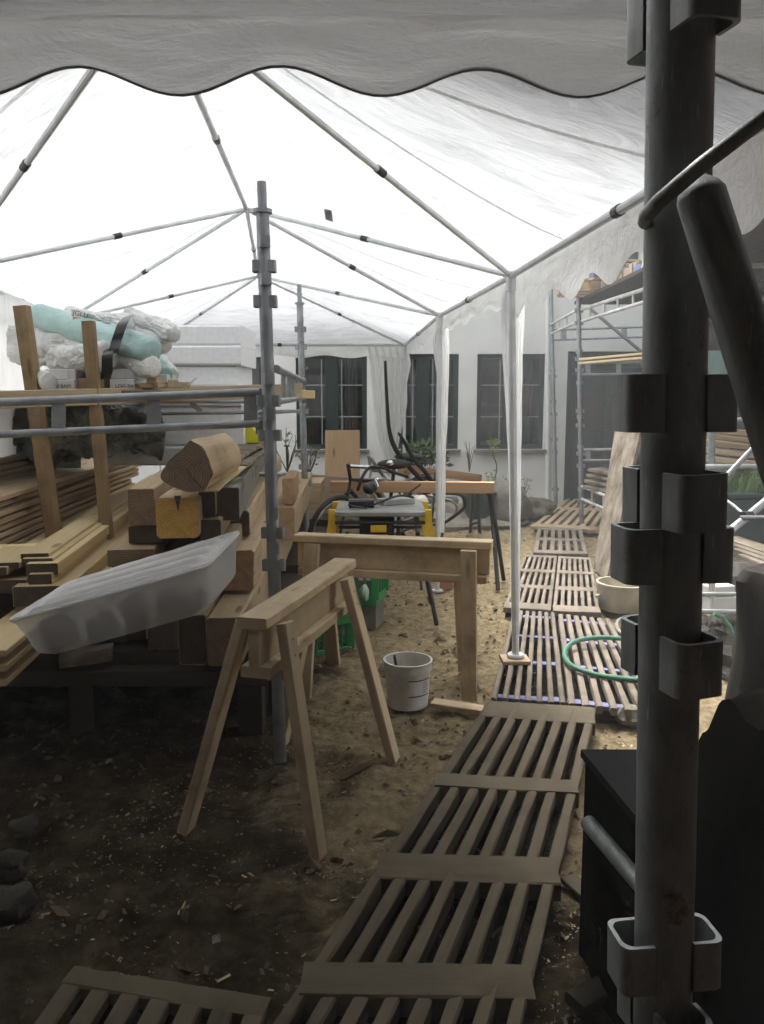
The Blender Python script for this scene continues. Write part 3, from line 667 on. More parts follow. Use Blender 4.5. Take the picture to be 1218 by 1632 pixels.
# trough with grass
t = thing('planting_trough', gp(1200, 960), 'dark green trough full of grass at the right edge', 'planter')
Yt = 5.0; zt_ = at(1190, 792, Yt).z; xl_ = at(1128, 800, Yt).x
m = MB(); m.box((xl_ + .55, Yt + .2, zt_ / 2 + .12), (1.1, .4, zt_ - .24), ch=.02); m.build('box', TROUGH, t)
m = MB(); m.box((xl_ + .55, Yt + .2, zt_ + .006), (1.14, .44, .03)); m.build('rim', TROUGH, t)
m = MB()
for i in range(1400):
    p = V((xl_ + .02 + random.random() * 1.05, Yt + .02 + random.random() * .36, zt_ + .02)); h = random.uniform(.05, .16) * (1 + .5 * NZ.noise(p * 5)); a = random.random() * 6.28
    q = V((math.cos(a), math.sin(a), 0)) * .004; l = V((random.gauss(0, .03), random.gauss(0, .03), h))
    m.add([p - q, p + q, p + l * .6 + q * .7, p + l], [(0, 1, 2), (0, 2, 3)])
struct(m.build('grass', GRASS, t), 'stuff')
m = MB(); m.grid(lambda u, v: at(1136 + 22 * u, 808 + 28 * v + 3 * math.sin(u * 6), Yt - .02 + .02 * math.sin(u * 9 + v * 5)), 8, 8); tag(m.build('foil_scrap', TEAL), 'pale teal foil scrap hanging on the trough', 'foil')
for i in range(4):
    m = MB(); p = at(1165 + i * 8, 858 + i * 9, 4.75 - i * .08); q = at(1268 + i * 6, 894 + i * 9, 4.4 - i * .08); m.beam(p, q, .13, .025, n=3, jit=.003)
    tag(m.build('weathered_board', W_old), '%s weathered pale board on the pile below the green trough' % ['rearmost', 'second from back', 'second from front', 'front'][i], 'board', 'weathered boards below the trough')
m = MB(); m.box((at(1200, 900, 4.8).x, 4.85, .22), (.9, .3, .42)); tag(m.build('concrete_block', STONE), 'grey block under the weathered boards at the right', 'block')
m = MB(); m.grid(lambda u, v: at(1150 + 90 * u, 895 + 24 * v + 5 * u * (1 - v), 4.62 + .02 * math.sin(u * 12)), 16, 5); tag(m.build('white_sheet', BAG), 'white plastic sheet drooping below the weathered boards', 'sheet')
m = MB(); m.blob(gp(1150, 1055) + V((.05, .1, .02)), (.20, .35, .16), 30, 20, .4, 3, .25); tag(m.build('soil_heap', MUD), 'heap of dark crumbly soil left of the stump', 'soil heap')
m = MB(); m.box(at(1140, 938, 4.4), (.16, .12, .05), .2); m.box(at(1150, 962, 4.4), (.22, .12, .10), .2); tag(m.build('concrete_slab', CARD), 'pale slab piece behind the short post', 'slab')
m = MB(); m.tube([at(x, y, 4.0) for x, y in ((1138, 978), (1152, 984), (1163, 998), (1168, 1012), (1180, 1020))], .011); tag(m.build('hose_end', GREENH), 'green hose end lying on the dark soil heap', 'hose')
# stump
sp_ = V((1.25, 2.45, 0)); m = MB()
m.lathe(sp_, [(.17, 0), (.165, .3), (.155, .6), (.15, .84), (.13, .875), (.08, .86), (.001, .83)], 40, wob=.35); t = tag(m.build('tree_stump', wood('stump_bark', (.03, .024, .017), (.010, .008, .006))), 'dark rotten tree stump at the right edge', 'stump')
# dark boxes lower right
c_ = thing('black_box', (.62, 1.5, 0), 'black box with a dull lid low in the right corner', 'box')
zc = .52
m = MB(); m.prism([(.50, 1.9, 0), (.53, 1.6, 0), (.60, 1.6, 0), (.66, 1.9, 0)], (0, 0, zc)); m.build('body', BLACKS, c_)
m = MB(); m.prism([(.49, 1.91, zc + .002), (.525, 1.59, zc + .002), (.605, 1.59, zc + .002), (.67, 1.91, zc + .002)], (0, 0, .02)); m.build('lid', plain('dull_dark_lid', (.022, .023, .022), None, .9, spec=.1), c_)
m = MB(); m.grid(lambda u, v: V((.50 + .08 * u + .03 * NZ.noise(V((v * 6, u * 3, 1))) + .1 * v * u, 1.72 - .7 * u, .36 * (1 - v) + .02 * math.sin(u * 7) + .01)), 20, 14)
tag(m.build('black_tarpaulin', BLACKS), 'crumpled black tarpaulin hanging beside the black box', 'tarpaulin')
m = MB(); m.tube([at(938, 1312, 1.80), at(1030, 1420, 1.52)], .019, 16); tag(m.build('pipe_stub', STEELD), 'dull grey pipe end leaning against the black box', 'pipe')
m = MB()
def heap(u, v):
    x = .67 + u * 1.2; prof = [(2.02, 0), (2.0, .35), (1.97, .62), (1.88, .72), (1.6, .76), (1.2, .74), (1.0, .3), (.98, 0)]; t_ = v * 7; i = min(int(t_), 6); f = t_ - i
    y = prof[i][0] * (1 - f) + prof[i + 1][0] * f; z = prof[i][1] * (1 - f) + prof[i + 1][1] * f
    k = NZ.noise(V((x * 5, y * 5, z * 5))) * .05 + NZ.noise(V((x * 14, y * 14, z * 14))) * .02
    return V((x + k * .6, y + k, max(.0, (z + k) * min(1, u * 9) - .06 * (1 - u) ** 3)))
m.grid(heap, 50, 60); tag(m.build('black_tarpaulin', BLACKS), 'big heap covered with black tarpaulin filling the lower right corner behind the post', 'tarpaulin')
m = MB(); m.beam(gp(915, 1600, .03), gp(1000, 1555, .03), .06, .03, n=3, jit=.003); tag(m.build('dark_batten', W_drk), 'dark batten on the ground in front of the black box', 'batten')
m = MB(); m.beam(gp(905, 1400, .015), gp(960, 1450, .015), .05, .02); tag(m.build('short_batten', W_gridd), 'short muddy batten between walkway and black box', 'batten')

# ------------------------------------------------------------ slatted walkway panels
GAPSHADE = plain('painted_gap_shade', (.028, .022, .014), (.010, .008, .005), .95, 0, 14, .8, .03, spec=.1)  # near-black sheets that put shade into the gaps between slats
def gapsheet(*q):
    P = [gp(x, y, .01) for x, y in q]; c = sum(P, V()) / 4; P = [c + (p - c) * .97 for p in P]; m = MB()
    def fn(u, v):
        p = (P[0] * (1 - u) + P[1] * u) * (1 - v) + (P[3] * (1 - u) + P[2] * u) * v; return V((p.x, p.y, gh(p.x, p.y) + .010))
    m.grid(fn, 24, 40); struct(m.build('gap_shade_sheet', GAPSHADE, None, 3.1))
gapsheet((785, 1118), (944, 1128), (818, 1680), (405, 1680)); gapsheet((822, 974), (968, 986), (1050, 1132), (786, 1112)); gapsheet((838, 886), (941, 889), (953, 974), (806, 968))
def panel(lab, FL, FR, NR, NL, z, nslat, rows, mat, zth=.035, crossmat=None, gapf=.5, group='slatted walkway panels', legs=True, crosslow=0, n=4, skip=()):
    """corners as pixels, rows = (v0, v1) extents of the cross boards, v=0 far end"""
    fl, fr, nr, nl = [gp(x, y, z) for x, y in (FL, FR, NR, NL)]
    t = thing('slatted_panel', ((fl + fr + nr + nl) / 4).xy.to_3d(), lab, 'slatted panel', group)
    P = lambda u, v: (fl * (1 - u) + fr * u) * (1 - v) + (nl * (1 - u) + nr * u) * v
    W = (fr - fl).length; sw = 1 / (nslat + (nslat - 1) * gapf)
    for k in range(nslat):
        if k in skip: continue
        u = sw / 2 + k * sw * (1 + gapf); a, b = P(u, 0), P(u, 1); du = random.uniform(-.03, .03) * sw
        wd = W * sw
        m = MB(); m.beam(P(u + du, 0) - Z * zth / 2, P(u - du, 1) - Z * zth / 2 + Z * random.uniform(-.003, .001), wd, zth, n=max(3, n * 3), jit=.0035, ch=.005); m.build('slat', mat, t)
    for (v0, v1) in rows:
        # cross boards lie level with the slats (2 mm lower) and fill the gaps
        m = MB(); a = P(0.003, (v0 + v1) / 2); b = P(.997, (v0 + v1) / 2); wv = (P(.5, v1) - P(.5, v0)).length
        dz = -zth / 2 - crosslow
        m.beam(a + Z * (dz + .0015 * random.random() - (.001 if crosslow else -.0012)), b + Z * (dz + .0012), wv, zth, n=10, jit=.003, ch=.004); m.build('cross_board', crossmat or mat, t)
    if legs:
        for (v0, v1) in (rows[0], rows[-1]) if len(rows) > 1 else rows:
            m = MB(); v = (v0 + v1) / 2; m.beam(P(.03, v) * 1 - Z * (zth + (z - zth) / 2 + .003), P(.97, v) - Z * (zth + (z - zth) / 2 + .003), .05, z - zth - .004 if z - zth > .01 else .01); m.build('bearer', W_drk, t)
    return t
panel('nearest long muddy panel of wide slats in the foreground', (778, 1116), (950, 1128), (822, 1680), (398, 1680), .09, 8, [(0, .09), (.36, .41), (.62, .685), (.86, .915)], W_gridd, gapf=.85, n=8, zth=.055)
panel('front left panel of thin slats with blue strips, under the tent leg', (818, 972), (884, 976), (903, 1119), (781, 1111), .09, 7, [(.02, .05), (.30, .325), (.6, .63), (.93, .96)], W_grid, crossmat=BLUE, crosslow=.02, gapf=.62)
panel('front right panel of thin slats with blue strips, under the green hose', (890, 978), (972, 986), (1056, 1136), (905, 1119), .09, 7, [(.02, .05), (.30, .325), (.6, .63), (.93, .96)], W_grid, crossmat=BLUE, crosslow=.02, gapf=.62)
panel('second row left panel of thin slats beside the tent leg', (836, 884), (888, 886), (878, 972), (802, 968), .085, 7, [(0, .05), (.32, .38), (.62, .68), (.92, 1)], W_grid, gapf=.7)
panel('second row right panel of thin slats beside the white tub', (890, 886), (943, 889), (957, 976), (881, 973), .085, 7, [(0, .05), (.32, .38), (.62, .68), (.92, 1)], W_grid, gapf=.7)
panel('short slatted panel beyond the second row', (857, 841), (928, 843), (937, 883), (850, 881), .08, 7, [(0, .08), (.45, .53), (.9, 1)], W_grid, gapf=.7)
panel('farthest slatted panel turned towards the door by the house wall', (906, 792), (1000, 795), (975, 846), (846, 838), .075, 9, [(0, .06), (.4, .47), (.92, 1)], W_brown, gapf=.6)
panel('slatted panel cut off by the lower left edge of the view', (118, 1538), (432, 1590), (360, 1800), (-40, 1760), .08, 7, [(0, .17)], W_gridd, gapf=.55)
m = MB(); m.beam(gp(690, 1120, .02), gp(782, 1134, .02), .07, .025, n=4, jit=.002); tag(m.build('plank', W_trestle), 'short flat plank on the ground between bucket and walkway', 'plank')
m = MB(); c = gp(821, 1052, .10); m.box(c + V((0, .01, -.0005)), (.135, .12, .021), .03); tag(m.build('base_block', W_brown), 'brown wooden block under the front tent leg', 'block')

# ------------------------------------------------------------ trestles
def trestle(lab, FR, FL, BR, BL, capA, capB, zc):
    """feet on the ground (pixels); cap ends at height zc"""
    fr, fl, br, bl = [gp(*p) for p in (FR, FL, BR, BL)]; a, b = gp(*capA, zc), gp(*capB, zc); d_ = (b - a).normalized(); sd = V((d_.y, -d_.x, 0))
    t = thing('trestle', ((fr + fl + br + bl) / 4), lab, 'trestle', 'wooden trestles'); t.location.z = 0; ROOT[t.name].z = 0
    MB().beam(a - Z * .0175, b - Z * .0175, .095, .035, n=6, jit=.002, ch=.004).build('top_board', W_trestle, t)
    MB().beam(a + d_ * .01 - Z * .036 - Z * .06, b - d_ * .01 - Z * .096, .034, .12, n=4, jit=.002).build('web_board', W_trestle, t)
    MB().beam(a + d_ * .02 - Z * .1755, b - d_ * .02 - Z * .1755, .095, .036, n=4, jit=.002).build('lower_rail', W_trestle, t)
    for f in (fr, fl, br, bl):
        s = (f - a).dot(d_); side = 1 if (f - a).dot(sd) > 0 else -1; L = (b - a).length
        s0 = min(max(s, .10), L - .10)
        top = a + d_ * s0 + sd * side * .068 - Z * .036
        if abs(s - s0) > .2: pass
        dirn = (f - top).normalized()
        m = MB(); m.beam(f - dirn * .0, top + (top - f).normalized() * .0, .034, .072, up=d_, n=4, jit=.0015, ch=.003); lg_ = m.build('leg', W_trestle, t)
        for q_ in (.05, .10):
            c_ = top + dirn * q_ + sd * side * .0175; MB().tube([c_, c_ + sd * side * .002], .0042, 10).build('screw', STEELD, lg_)
    return t
trestle('nearest wooden trestle with the long sloping-away top board in the foreground', (508, 1366), (297, 1322), (628, 1212), (450, 1186), (401, 985), (550, 890), .75)
trestle('wooden trestle standing crosswise behind the white bucket', (748, 1115), (484, 1112), (742, 1068), (532, 1058), (785, 862), (473, 850), .755)
t = thing('clear_foil_wrap', (-.5, 2.7, .3), 'strip', 'foil') if False else None

# ------------------------------------------------------------ bucket with brush, terracotta block, tub, hoses
b0 = gp(650, 1124); bk = thing('bucket', b0, 'white plastic bucket standing between the two trestles', 'bucket'); b0 = V((b0.x, b0.y, .004))
m = MB(); m.lathe(b0, [(.001, 0), (.088, 0), (.093, .006), (.104, .17), (.110, .172), (.110, .184), (.1085, .205), (.113, .208), (.113, .216), (.104, .216), (.102, .2), (.092, .03), (.001, .02)], 40); m.build('body', BUCKW, bk)
m = MB(); lb = MB()
def onb(ang, z, off=.0008):
    r = .093 + (z - .006) / .164 * .011 + off; return b0 + V((r * math.cos(ang), r * math.sin(ang), z))
m.grid(lambda u, v: onb(R(-88) + u * R(62), .075 + v * .062), 12, 3); m.build('label_panel', CARD, bk)
for z in (.068, .142): lb.grid(lambda u, v: onb(R(-90) + u * R(66), z + v * .005, .0016), 12, 1)
for k in range(5): lb.grid(lambda u, v: onb(R(-50) + u * R(14 + (k * 7) % 9), .084 + k * .011 + v * .003, .0018), 6, 1)
lb.build('label_print', INK, bk)
m = MB(); m.tube([b0 + V((.108 * math.cos(R(a)), .108 * math.sin(R(a)), .19 - .1 * math.sin(R((a + 70) * 1.0)) if -70 <= a <= 110 else .19)) for a in range(-70, 111, 12)], .002, 6); 
t = thing('brush', b0 + V((-.05, .0, .1)), 'brush with a dark handle standing in the white bucket', 'brush')
m = MB(); m.beam(b0 + V((-.03, .0, .05)), b0 + V((-.062, -.01, .235)), .012, .022, ch=.004); m.build('handle', W_drk, t); m = MB(); m.beam(b0 + V((-.02, .0, .03)), b0 + V((-.03, .0, .06)), .02, .05); m.build('bristles', W_brown, t)
m = MB(); m.box(gp(708, 938) + V((0, 0, .05)), (.11, .09, .10), .1, .006); tag(m.build('brick', TERRA), 'reddish brick on the ground behind the far trestle', 'brick')
tb0 = gp(999, 976, .0); tb0 = V((tb0.x, tb0.y + .1, .002))
tu = thing('tub', tb0, 'dirty white round tub standing beside the walkway by the near post', 'tub')
m = MB(); m.lathe(tb0, [(.001, 0), (.15, 0), (.155, .01), (.166, .165), (.175, .17), (.175, .182), (.162, .182), (.15, .02), (.001, .015)], 40, wob=.03); m.build('body', TUBW, tu)
m = MB(); m.tube([tb0 + V((-.165, -.03, .10)), tb0 + V((-.185, -.035, .095)), tb0 + V((-.185, -.03, .07))], .008, 8); m.build('handle', TUBW, tu)
def smooth(pts, n=8):
    out = []; P = [V(p) for p in pts]
    for i in range(len(P) - 1):
        a, b, c, d_ = P[max(i - 1, 0)], P[i], P[i + 1], P[min(i + 2, len(P) - 1)]
        for k in range(n):
            t = k / n; out.append(.5 * ((2 * b) + (c - a) * t + (2 * a - 5 * b + 4 * c - d_) * t * t + (3 * b - a - 3 * c + d_) * t ** 3))
    return out + [P[-1]]
m = MB(); m.tube(smooth([gp(x, y, z) for x, y, z in ((1060, 1036, .12), (1010, 1021, .13), (960, 1016, .14), (918, 1022, .13), (900, 1040, .11), (910, 1060, .11), (945, 1074, .105), (990, 1081, .102), (1060, 1088, .102))]), .0125, 10); tag(m.build('garden_hose', GREENH), 'green garden hose loop lying on the walkway panel', 'hose')
m = MB(); m.tube(smooth([gp(x, y, .014) for x, y in ((1050, 984), (1010, 983), (988, 988), (984, 1000), (996, 1012), (1040, 1022))]), .013, 10); tag(m.build('grey_hose', GREYH), 'grey hose curve on the ground beside the tub', 'hose')
m = MB(); m.tube(smooth([gp(x, y, z) for x, y, z in ((1012, 1062, .11), (1004, 1050, .12), (1010, 1040, .13), (1040, 1030, .13))]), .008, 8); tag(m.build('hose_loop', GREENH), 'short green hose bend behind the near post', 'hose')
m = MB(); m.blob(gp(1008, 1152) + V((0, 0, .03)), (.08, .06, .05), 16, 10, .3); tag(m.build('stone', STONE), 'pale stone under the right corner of the walkway panel', 'stone')

# leaning boards at the right
for k, (dx, lab, mt, wdt, th) in enumerate(((0, 'wide worn board leaning foremost beside the white tub', W_old, .0, .03), (20, 'second worn board leaning behind the foremost one', W_old, .0, .03), (29, 'third leaning board with a pale edge', W_brown, 0, .035), (43, 'innermost leaning board half hidden by the near post', W_old, 0, .03))):
    A = gp(946 + dx, 906 + k * 4); B = gp(966 + dx * .9, 926 + k * 3); C = at(1020 + dx * 1.0, 690 + k * 7, B.y + .25); D = at(981 + dx * .9, 679 + k * 9, A.y + .55)
    nrm = (B - A).cross(D - A).normalized() * th * .8
    if nrm.x < 0: nrm = -nrm
    m = MB(); m.prism([B, C, D, A], nrm); 
    tag(m.build('leaning_board', mt), lab, 'board', 'boards leaning at the right')
for i in range(4):
    m = MB(); m.beam(at(940 + i * 3, 775 - i * 9, 8.2), at(1030, 790 - i * 9, 7.6), .2, .03, n=2, jit=.004); tag(m.build('stacked_board', W_old), '%s old board of the little stack behind the leaning boards' % ['lowest', 'second lowest', 'second highest', 'topmost'][i], 'board', 'stack of old boards by the door')
m = MB(); m.box(gp(985, 806) + V((0, -.5, .12)), (.8, .3, .40)); 
tag(m.build('wooden_crib', W_drk), 'dark timber block carrying the little board stack by the door', 'block')

# ------------------------------------------------------------ left: timber on the dark platform, black sheets added below to deepen its shade
bs = thing('timber_platform', (-1.6, 5.2, 0), 'low dark platform on short posts carrying all the timber on the left', 'platform')
MB().box((-1.57, 5.15, .335), (2.26, 4.3, .06)).build('deck', W_drk, bs)
for x_ in (-.55, -1.25, -1.95, -2.6):
    for y_ in (3.3, 4.6, 6.0, 7.1): MB().box((x_, y_, .152), (.10, .10, .303)).build('post', W_drk, bs)
MB().grid(lambda u, v: V((-2.7 + 2.15 * u, 4.1 + .04 * math.sin(u * 17), .30 * (1 - v))), 40, 4).build('shade_sheet', BLACKS, bs)  # black sheet added to keep the space under the deck dark
MB().grid(lambda u, v: V((-.50 + .015 * math.sin(u * 31), 3.45 + 3.7 * u, .30 * (1 - v))), 60, 4).build('side_sheet', BLACKS, bs)  # black sheet added to stop light coming in from the right
for Y_ in (3.12, 4.8, 6.6): MB().box((-1.57, Y_, .393), (2.25, .09, .05)).build('bearer', W_drk, bs)
ZB = .42
def dirbeam(x, Y, zc, w, h, L, dx, mat, end=None, **kw):
    a = V((x, Y, zc)); b = V((x + dx * L, Y + L, zc)); return MB().beam(a, b, w, h, **kw)
def tbeam(lab, pxl, pxr, ytop, ybot, Y, L, dx, mat, endmat=None, name='timber_beam', group='big timber beams', ch=.006, jit=.006, zrot=0, cat='beam', z=None, zo=0):
    xl, xr = at(pxl, (ytop + ybot) / 2, Y).x, at(pxr, (ytop + ybot) / 2, Y).x
    zt_, zb_ = (at(pxl, ytop, Y).z, at(pxl, ybot, Y).z) if z is None else z
    a = V(((xl + xr) / 2, Y, (zt_ + zb_) / 2)); b = a + V((dx * L, L, zo))
    t = thing(name, (a.x, a.y, zb_), lab, cat, group)
    MB().beam(a, b, xr - xl, zt_ - zb_, n=max(4, int(L * 5)), jit=jit, ch=ch).build('shaft', mat, t)
    d_ = (b - a).normalized()
    m = MB(); m.beam(a - d_ * .003, a + d_ * .001, (xr - xl) * .97, (zt_ - zb_) * .97, ch=ch); px_, pz_ = random.uniform(-.04, .04), random.uniform(-.05, .05)
    m.g = [(0, p.x - a.x + px_, p.z - a.z + pz_) for p in m.v]; m.build('end_grain', {W_orange: W_endor, W_beam: W_endor}.get(endmat, endmat) or W_endbrown, t)
    return t
# big beams right of the timber stack
tbeam('lowest right-hand beam of the big stack, long pale side towards the trestle', 330, 386, 985, 1062, 2.90, 3.6, -.035, W_beam, W_endbrown, z=(.605, ZB), ch=.009)
tbeam('rough broken-edged beam left of the lowest right-hand one', 286, 329, 985, 1070, 2.92, 3.5, -.035, W_beam, W_end, z=(.61, ZB), ch=.008, jit=.014)
tbeam('hidden beam under the frosted tray', 236, 284, 985, 1070, 3.1, 3.3, -.035, W_brown, W_end, z=(.60, ZB))
tbeam('orange-brown beam end just right of the frosted tray', 352, 404, 862, 925, 3.25, 3.4, -.045, W_beam, W_orange, z=(.79, .62), ch=.009, jit=.01)
tbeam('dark beam in the shade above the frosted tray', 290, 349, 880, 940, 3.2, 3.3, -.045, W_brown, W_end, z=(.785, .615))
tbeam('second dark beam in the shade above the frosted tray', 232, 287, 880, 940, 3.22, 3.2, -.05, W_brown, W_end, z=(.785, .61))
tbeam('pale beam with a dark notch, under the grey-sided beam', 356, 398, 830, 880, 3.5, 3.3, -.08, W_beam, W_end, z=(.915, .80), ch=.01)
tbeam('grey-sided beam on top of the right side of the stack', 345, 381, 772, 812, 3.15, 3.5, -.105, W_grey, W_end, z=(1.055, .925), ch=.006, jit=.003)
tbeam('dark-ended beam left of the grey-sided one', 317, 343, 778, 815, 3.1, 3.3, -.105, W_beam, W_end, z=(1.045, .95))
tbeam('dark-ended beam directly under the log', 318, 352, 815, 852, 3.05, 3.3, -.1, W_brown, W_end, z=(.945, .865))
tbeam('black-ended beam low between yellow end and tray', 322, 372, 852, 880, 3.08, 3.3, -.09, W_brown, W_end, z=(.86, .795))
tbeam('beam with the bright yellow sealed end and a split', 249, 317, 788, 856, 2.98, 2.6, -.10, W_beam, W_yel, z=(1.035, .885), ch=.012, jit=.004)
tbeam('square grey-brown beam end at the upper left of the big stack', 205, 246, 772, 836, 3.1, 3.0, -.12, W_beam, W_endbrown, z=(1.055, .915), ch=.004, jit=.003)
tbeam('dark beam directly under the square beam end', 206, 262, 838, 872, 3.12, 3.0, -.12, W_brown, W_end, z=(.91, .84), ch=.004, jit=.003)
tbeam('wide brown board end sticking out lower left of the big stack', 172, 246, 876, 905, 3.02, 3.0, -.13, W_beam, W_endbrown, z=(.835, .77), ch=.004, jit=.003)
tbeam('dark board end under the wide brown one', 180, 246, 905, 925, 3.08, 3.0, -.13, W_brown, W_end, z=(.765, .70), ch=.004)
tbeam('short reddish stub beam behind the left post', 450, 468, 760, 806, 4.6, .5, -.04, W_orange, W_orange, z=(.95, .80), ch=.01)
tbeam('long pale beam on the far right side of the stack', 430, 470, 810, 860, 4.55, 2.2, -.04, W_beam, W_beam, z=(.79, .60), ch=.008)
# yellow split: a dark crack in the sealed end
m = MB(); a = at(283, 790, 2.972); m.prism([a + V((-.012, 0, 0)), a + V((.012, 0, 0)), a + V((.0, 0, -.06))], (0, .004, 0)); m.build('crack', W_end, bpy.data.objects['timber_beam.011'])
# thin lighter boards over the grey beam
for k, (y, lab) in enumerate(((712, 'upper thin pale board lying on the beams behind the log'), (722, 'lower thin pale board lying on the beams behind the log'))):
    m = MB(); m.beam(at(352 + k * 12, y + 22, 3.75 - k * .2), at(405 + k * 6, y - 6, 5.4), .16, .02, n=4, jit=.003); tag(m.build('thin_board', W_old), lab, 'board', 'thin boards on the beams')
# the log
lg = thing('log', at(300, 790, 2.95), 'short thick half-squared log lying on top of the beam stack', 'log')
pts = [(256, 762), (262, 745), (285, 722), (301, 704), (306, 702), (322, 714), (333, 730), (338, 752), (334, 768), (326, 781), (306, 784), (288, 781), (270, 773)]
A = [at(x, y, 2.92) for x, y in pts]
_n = len(A); _B = []
for i in range(_n):
    a, b, c, d_ = A[i - 1], A[i], A[(i + 1) % _n], A[(i + 2) % _n]
    for t_ in (0, .33, .66): _B.append(.5 * ((2 * b) + (c - a) * t_ + (2 * a - 5 * b + 4 * c - d_) * t_ * t_ + (3 * b - a - 3 * c + d_) * t_ ** 3))
A = _B; cA = sum(A, V()) / len(A); off = at(352, 724, 3.42) - at(297, 743, 2.92)
m = MB(); n = len(A); vs = []; gs = []; seg = 8
for i in range(seg + 1):
    t_ = i / seg
    for k, p in enumerate(A):
        q = cA + (p - cA) * (1 - .06 * t_) + off * t_; q += (q - (cA + off * t_)) * .09 * NZ.noise(V((k * .3, t_ * 2.2, 4))); vs.append(q); gs.append((t_ * .5, p.x * 1, p.z * 1))
fs = [(i * n + k, i * n + (k + 1) % n, (i + 1) * n + (k + 1) % n, (i + 1) * n + k) for i in range(seg) for k in range(n)] + [tuple(seg * n + k for k in range(n))]
m.add(vs, fs, gs); m.build('shaft', W_beam, lg, .5)
m = MB(); m.prism([cA + (p - cA) * .985 - off.normalized() * .004 for p in A], off.normalized() * .004, True); m.g = [(0, p.x - cA.x + .01, p.z - cA.z) for p in m.v]; m.build('end_grain', W_endbrown, lg)
m = MB()
for (x1, y1, x2, y2, wd) in ((308, 762, 322, 778, .004), (298, 746, 308, 763, .0025), (270, 750, 288, 744, .0018)):
    m.beam(at(x1, y1, 2.913), at(x2, y2, 2.913), wd, .003, up=(0, 1, 0))
m.build('crack', W_end, lg)
m = MB(); m.beam(at(338, 782, 3.0), at(384, 744, 3.5), .05, .008, n=3, jit=.004); tag(m.build('splinter', W_new), 'pale splinter of wood lying between log and grey beam', 'splinter')

# fresh yellow lumber at the left
def lum(lab, pxl, pxr, ytop, Y, h, L=3.2, dx=-.13, mat=None, end=None, jit=.0015):
    zt_ = at(pxl, ytop, Y).z
    return tbeam(lab, pxl, pxr, ytop, ytop + 10, Y, L, dx, mat or W_new, end or W_end, name='lumber', group='fresh lumber', ch=.003, jit=jit, z=(zt_, zt_ - h), cat='lumber')
lum('topmost long fresh plank of the lumber pile', 34, 78, 882, 3.05, .022)
lum('second fresh plank, just under the topmost', 36, 84, 890, 3.02, .022)
lum('thick fresh plank with a slanted end', 42, 92, 898, 2.98, .045, dx=-.125)
lum('narrow fresh beam with a dark broken end', 46, 82, 915, 2.95, .055, dx=-.12)
lum('broad fresh beam low in the lumber pile', 22, 110, 934, 2.92, .075, dx=-.12)
lum('flat fresh plank at the far left, dark end', -40, 30, 897, 2.98, .022, L=.35)
lum('flat fresh plank at the left edge of the view', -70, 10, 905, 2.95, .03, L=.5, dx=-.14)
lum('fresh beam under the flat planks at the left edge', -60, 40, 925, 2.96, .05)
lum('lower fresh beam behind the frosted tray', 60, 160, 962, 3.1, .09, dx=-.12)
lum('bottom fresh beam behind the frosted tray', -20, 120, 1000, 3.12, .09, dx=-.12)
lum('bottom wide beam left of the big stack', 110, 228, 930, 3.2, .10, dx=-.12)
lum('bottom second beam left of the big stack', 130, 232, 975, 3.25, .12, dx=-.12)
for k, (y, lab) in enumerate(((1010, 'topmost of three plank ends at the left edge under the tray'), (1034, 'middle of three plank ends at the left edge under the tray'), (1058, 'lowest of three plank ends at the left edge under the tray'))):
    m = MB(); m.beam(at(-30, y + 32, 2.55), at(75 - k * 12, y - 50 + k * 6, 3.15), .16, .022, n=2, jit=.001); tag(m.build('plank', W_new), lab, 'plank', 'plank ends at the left edge')
m = MB(); m.beam(at(98, 1048, 3.05), at(180, 1036, 3.1), .16, .035, n=10, jit=.02); tag(m.build('broken_board', W_old), 'broken pale board end in the dark below the frosted tray', 'board')
m = MB(); m.box((-1.42, 3.75, .50), (.8, 1.2, .14)); tag(m.build('bearer_block', W_drk), 'dark bearer block hidden under the lumber pile', 'block')

# brown board stacks
X1 = -1.66
nb_ = 12; zt0 = .965
for k in range(nb_):
    th = .024; z = zt0 - k * .034 - th / 2; mm = MB()
    sh = random.uniform(-.02, .02); y0_ = 2.9 + random.uniform(-.1, .1)
    mm.beam(V((X1 - .19 + sh, y0_, z)), V((X1 - .19 + sh - .22, y0_ + 3.4 + random.uniform(-.15, .1), z + random.uniform(-.002, .002))), .38, th, n=8, jit=.002)
    tag(mm.build('rough_board', W_brown), '%s rough brown board from the top in the lower brown stack' % ['first', 'second', 'third', 'fourth', 'fifth', 'sixth', 'seventh', 'eighth', 'ninth', 'tenth', 'eleventh', 'twelfth'][k], 'board', 'rough boards in the lower stack')
m = MB(); m.box((X1 - .22, 3.4, .49), (.36, .1, .13)); m.box((X1 - .32, 5.6, .49), (.36, .1, .13)); tag(m.build('stack_bearer', W_drk), 'dark bearers under the lower brown stack', 'bearer')
for k in range(4):
    z = 1.028 - k * .0 ; z = 1.075 - k * .033 - .012
    m = MB(); m.beam(V((X1 - .5, 3.2, z)), V((X1 - .70, 6.3, z)), .40, .024, n=8, jit=.004)
    tag(m.build('rough_board', W_brown), ['topmost board of the set-back upper brown stack', 'second board of the set-back upper brown stack', 'third board of the set-back upper brown stack', 'lowest board of the set-back upper brown stack'][k], 'board', 'rough boards in the upper stack')
m = MB(); m.box((X1 - .62, 4.6, .68), (.34, 2.6, .49)); tag(m.build('stack_crib', W_drk), 'dark crib under the set-back upper brown stack', 'crib')
m = MB(); m.grid(lambda u, v: at(182 + 52 * u, 712 - 6 * math.sin(u * 4) + 12 * v + 5 * NZ.noise(V((u * 4, v * 2, 1))), 5.05 - .3 * v) + V((0, 0, .01)), 12, 6); tag(m.build('white_foil_sheet', CARD), 'torn white sheet lying on the brown boards', 'sheet')

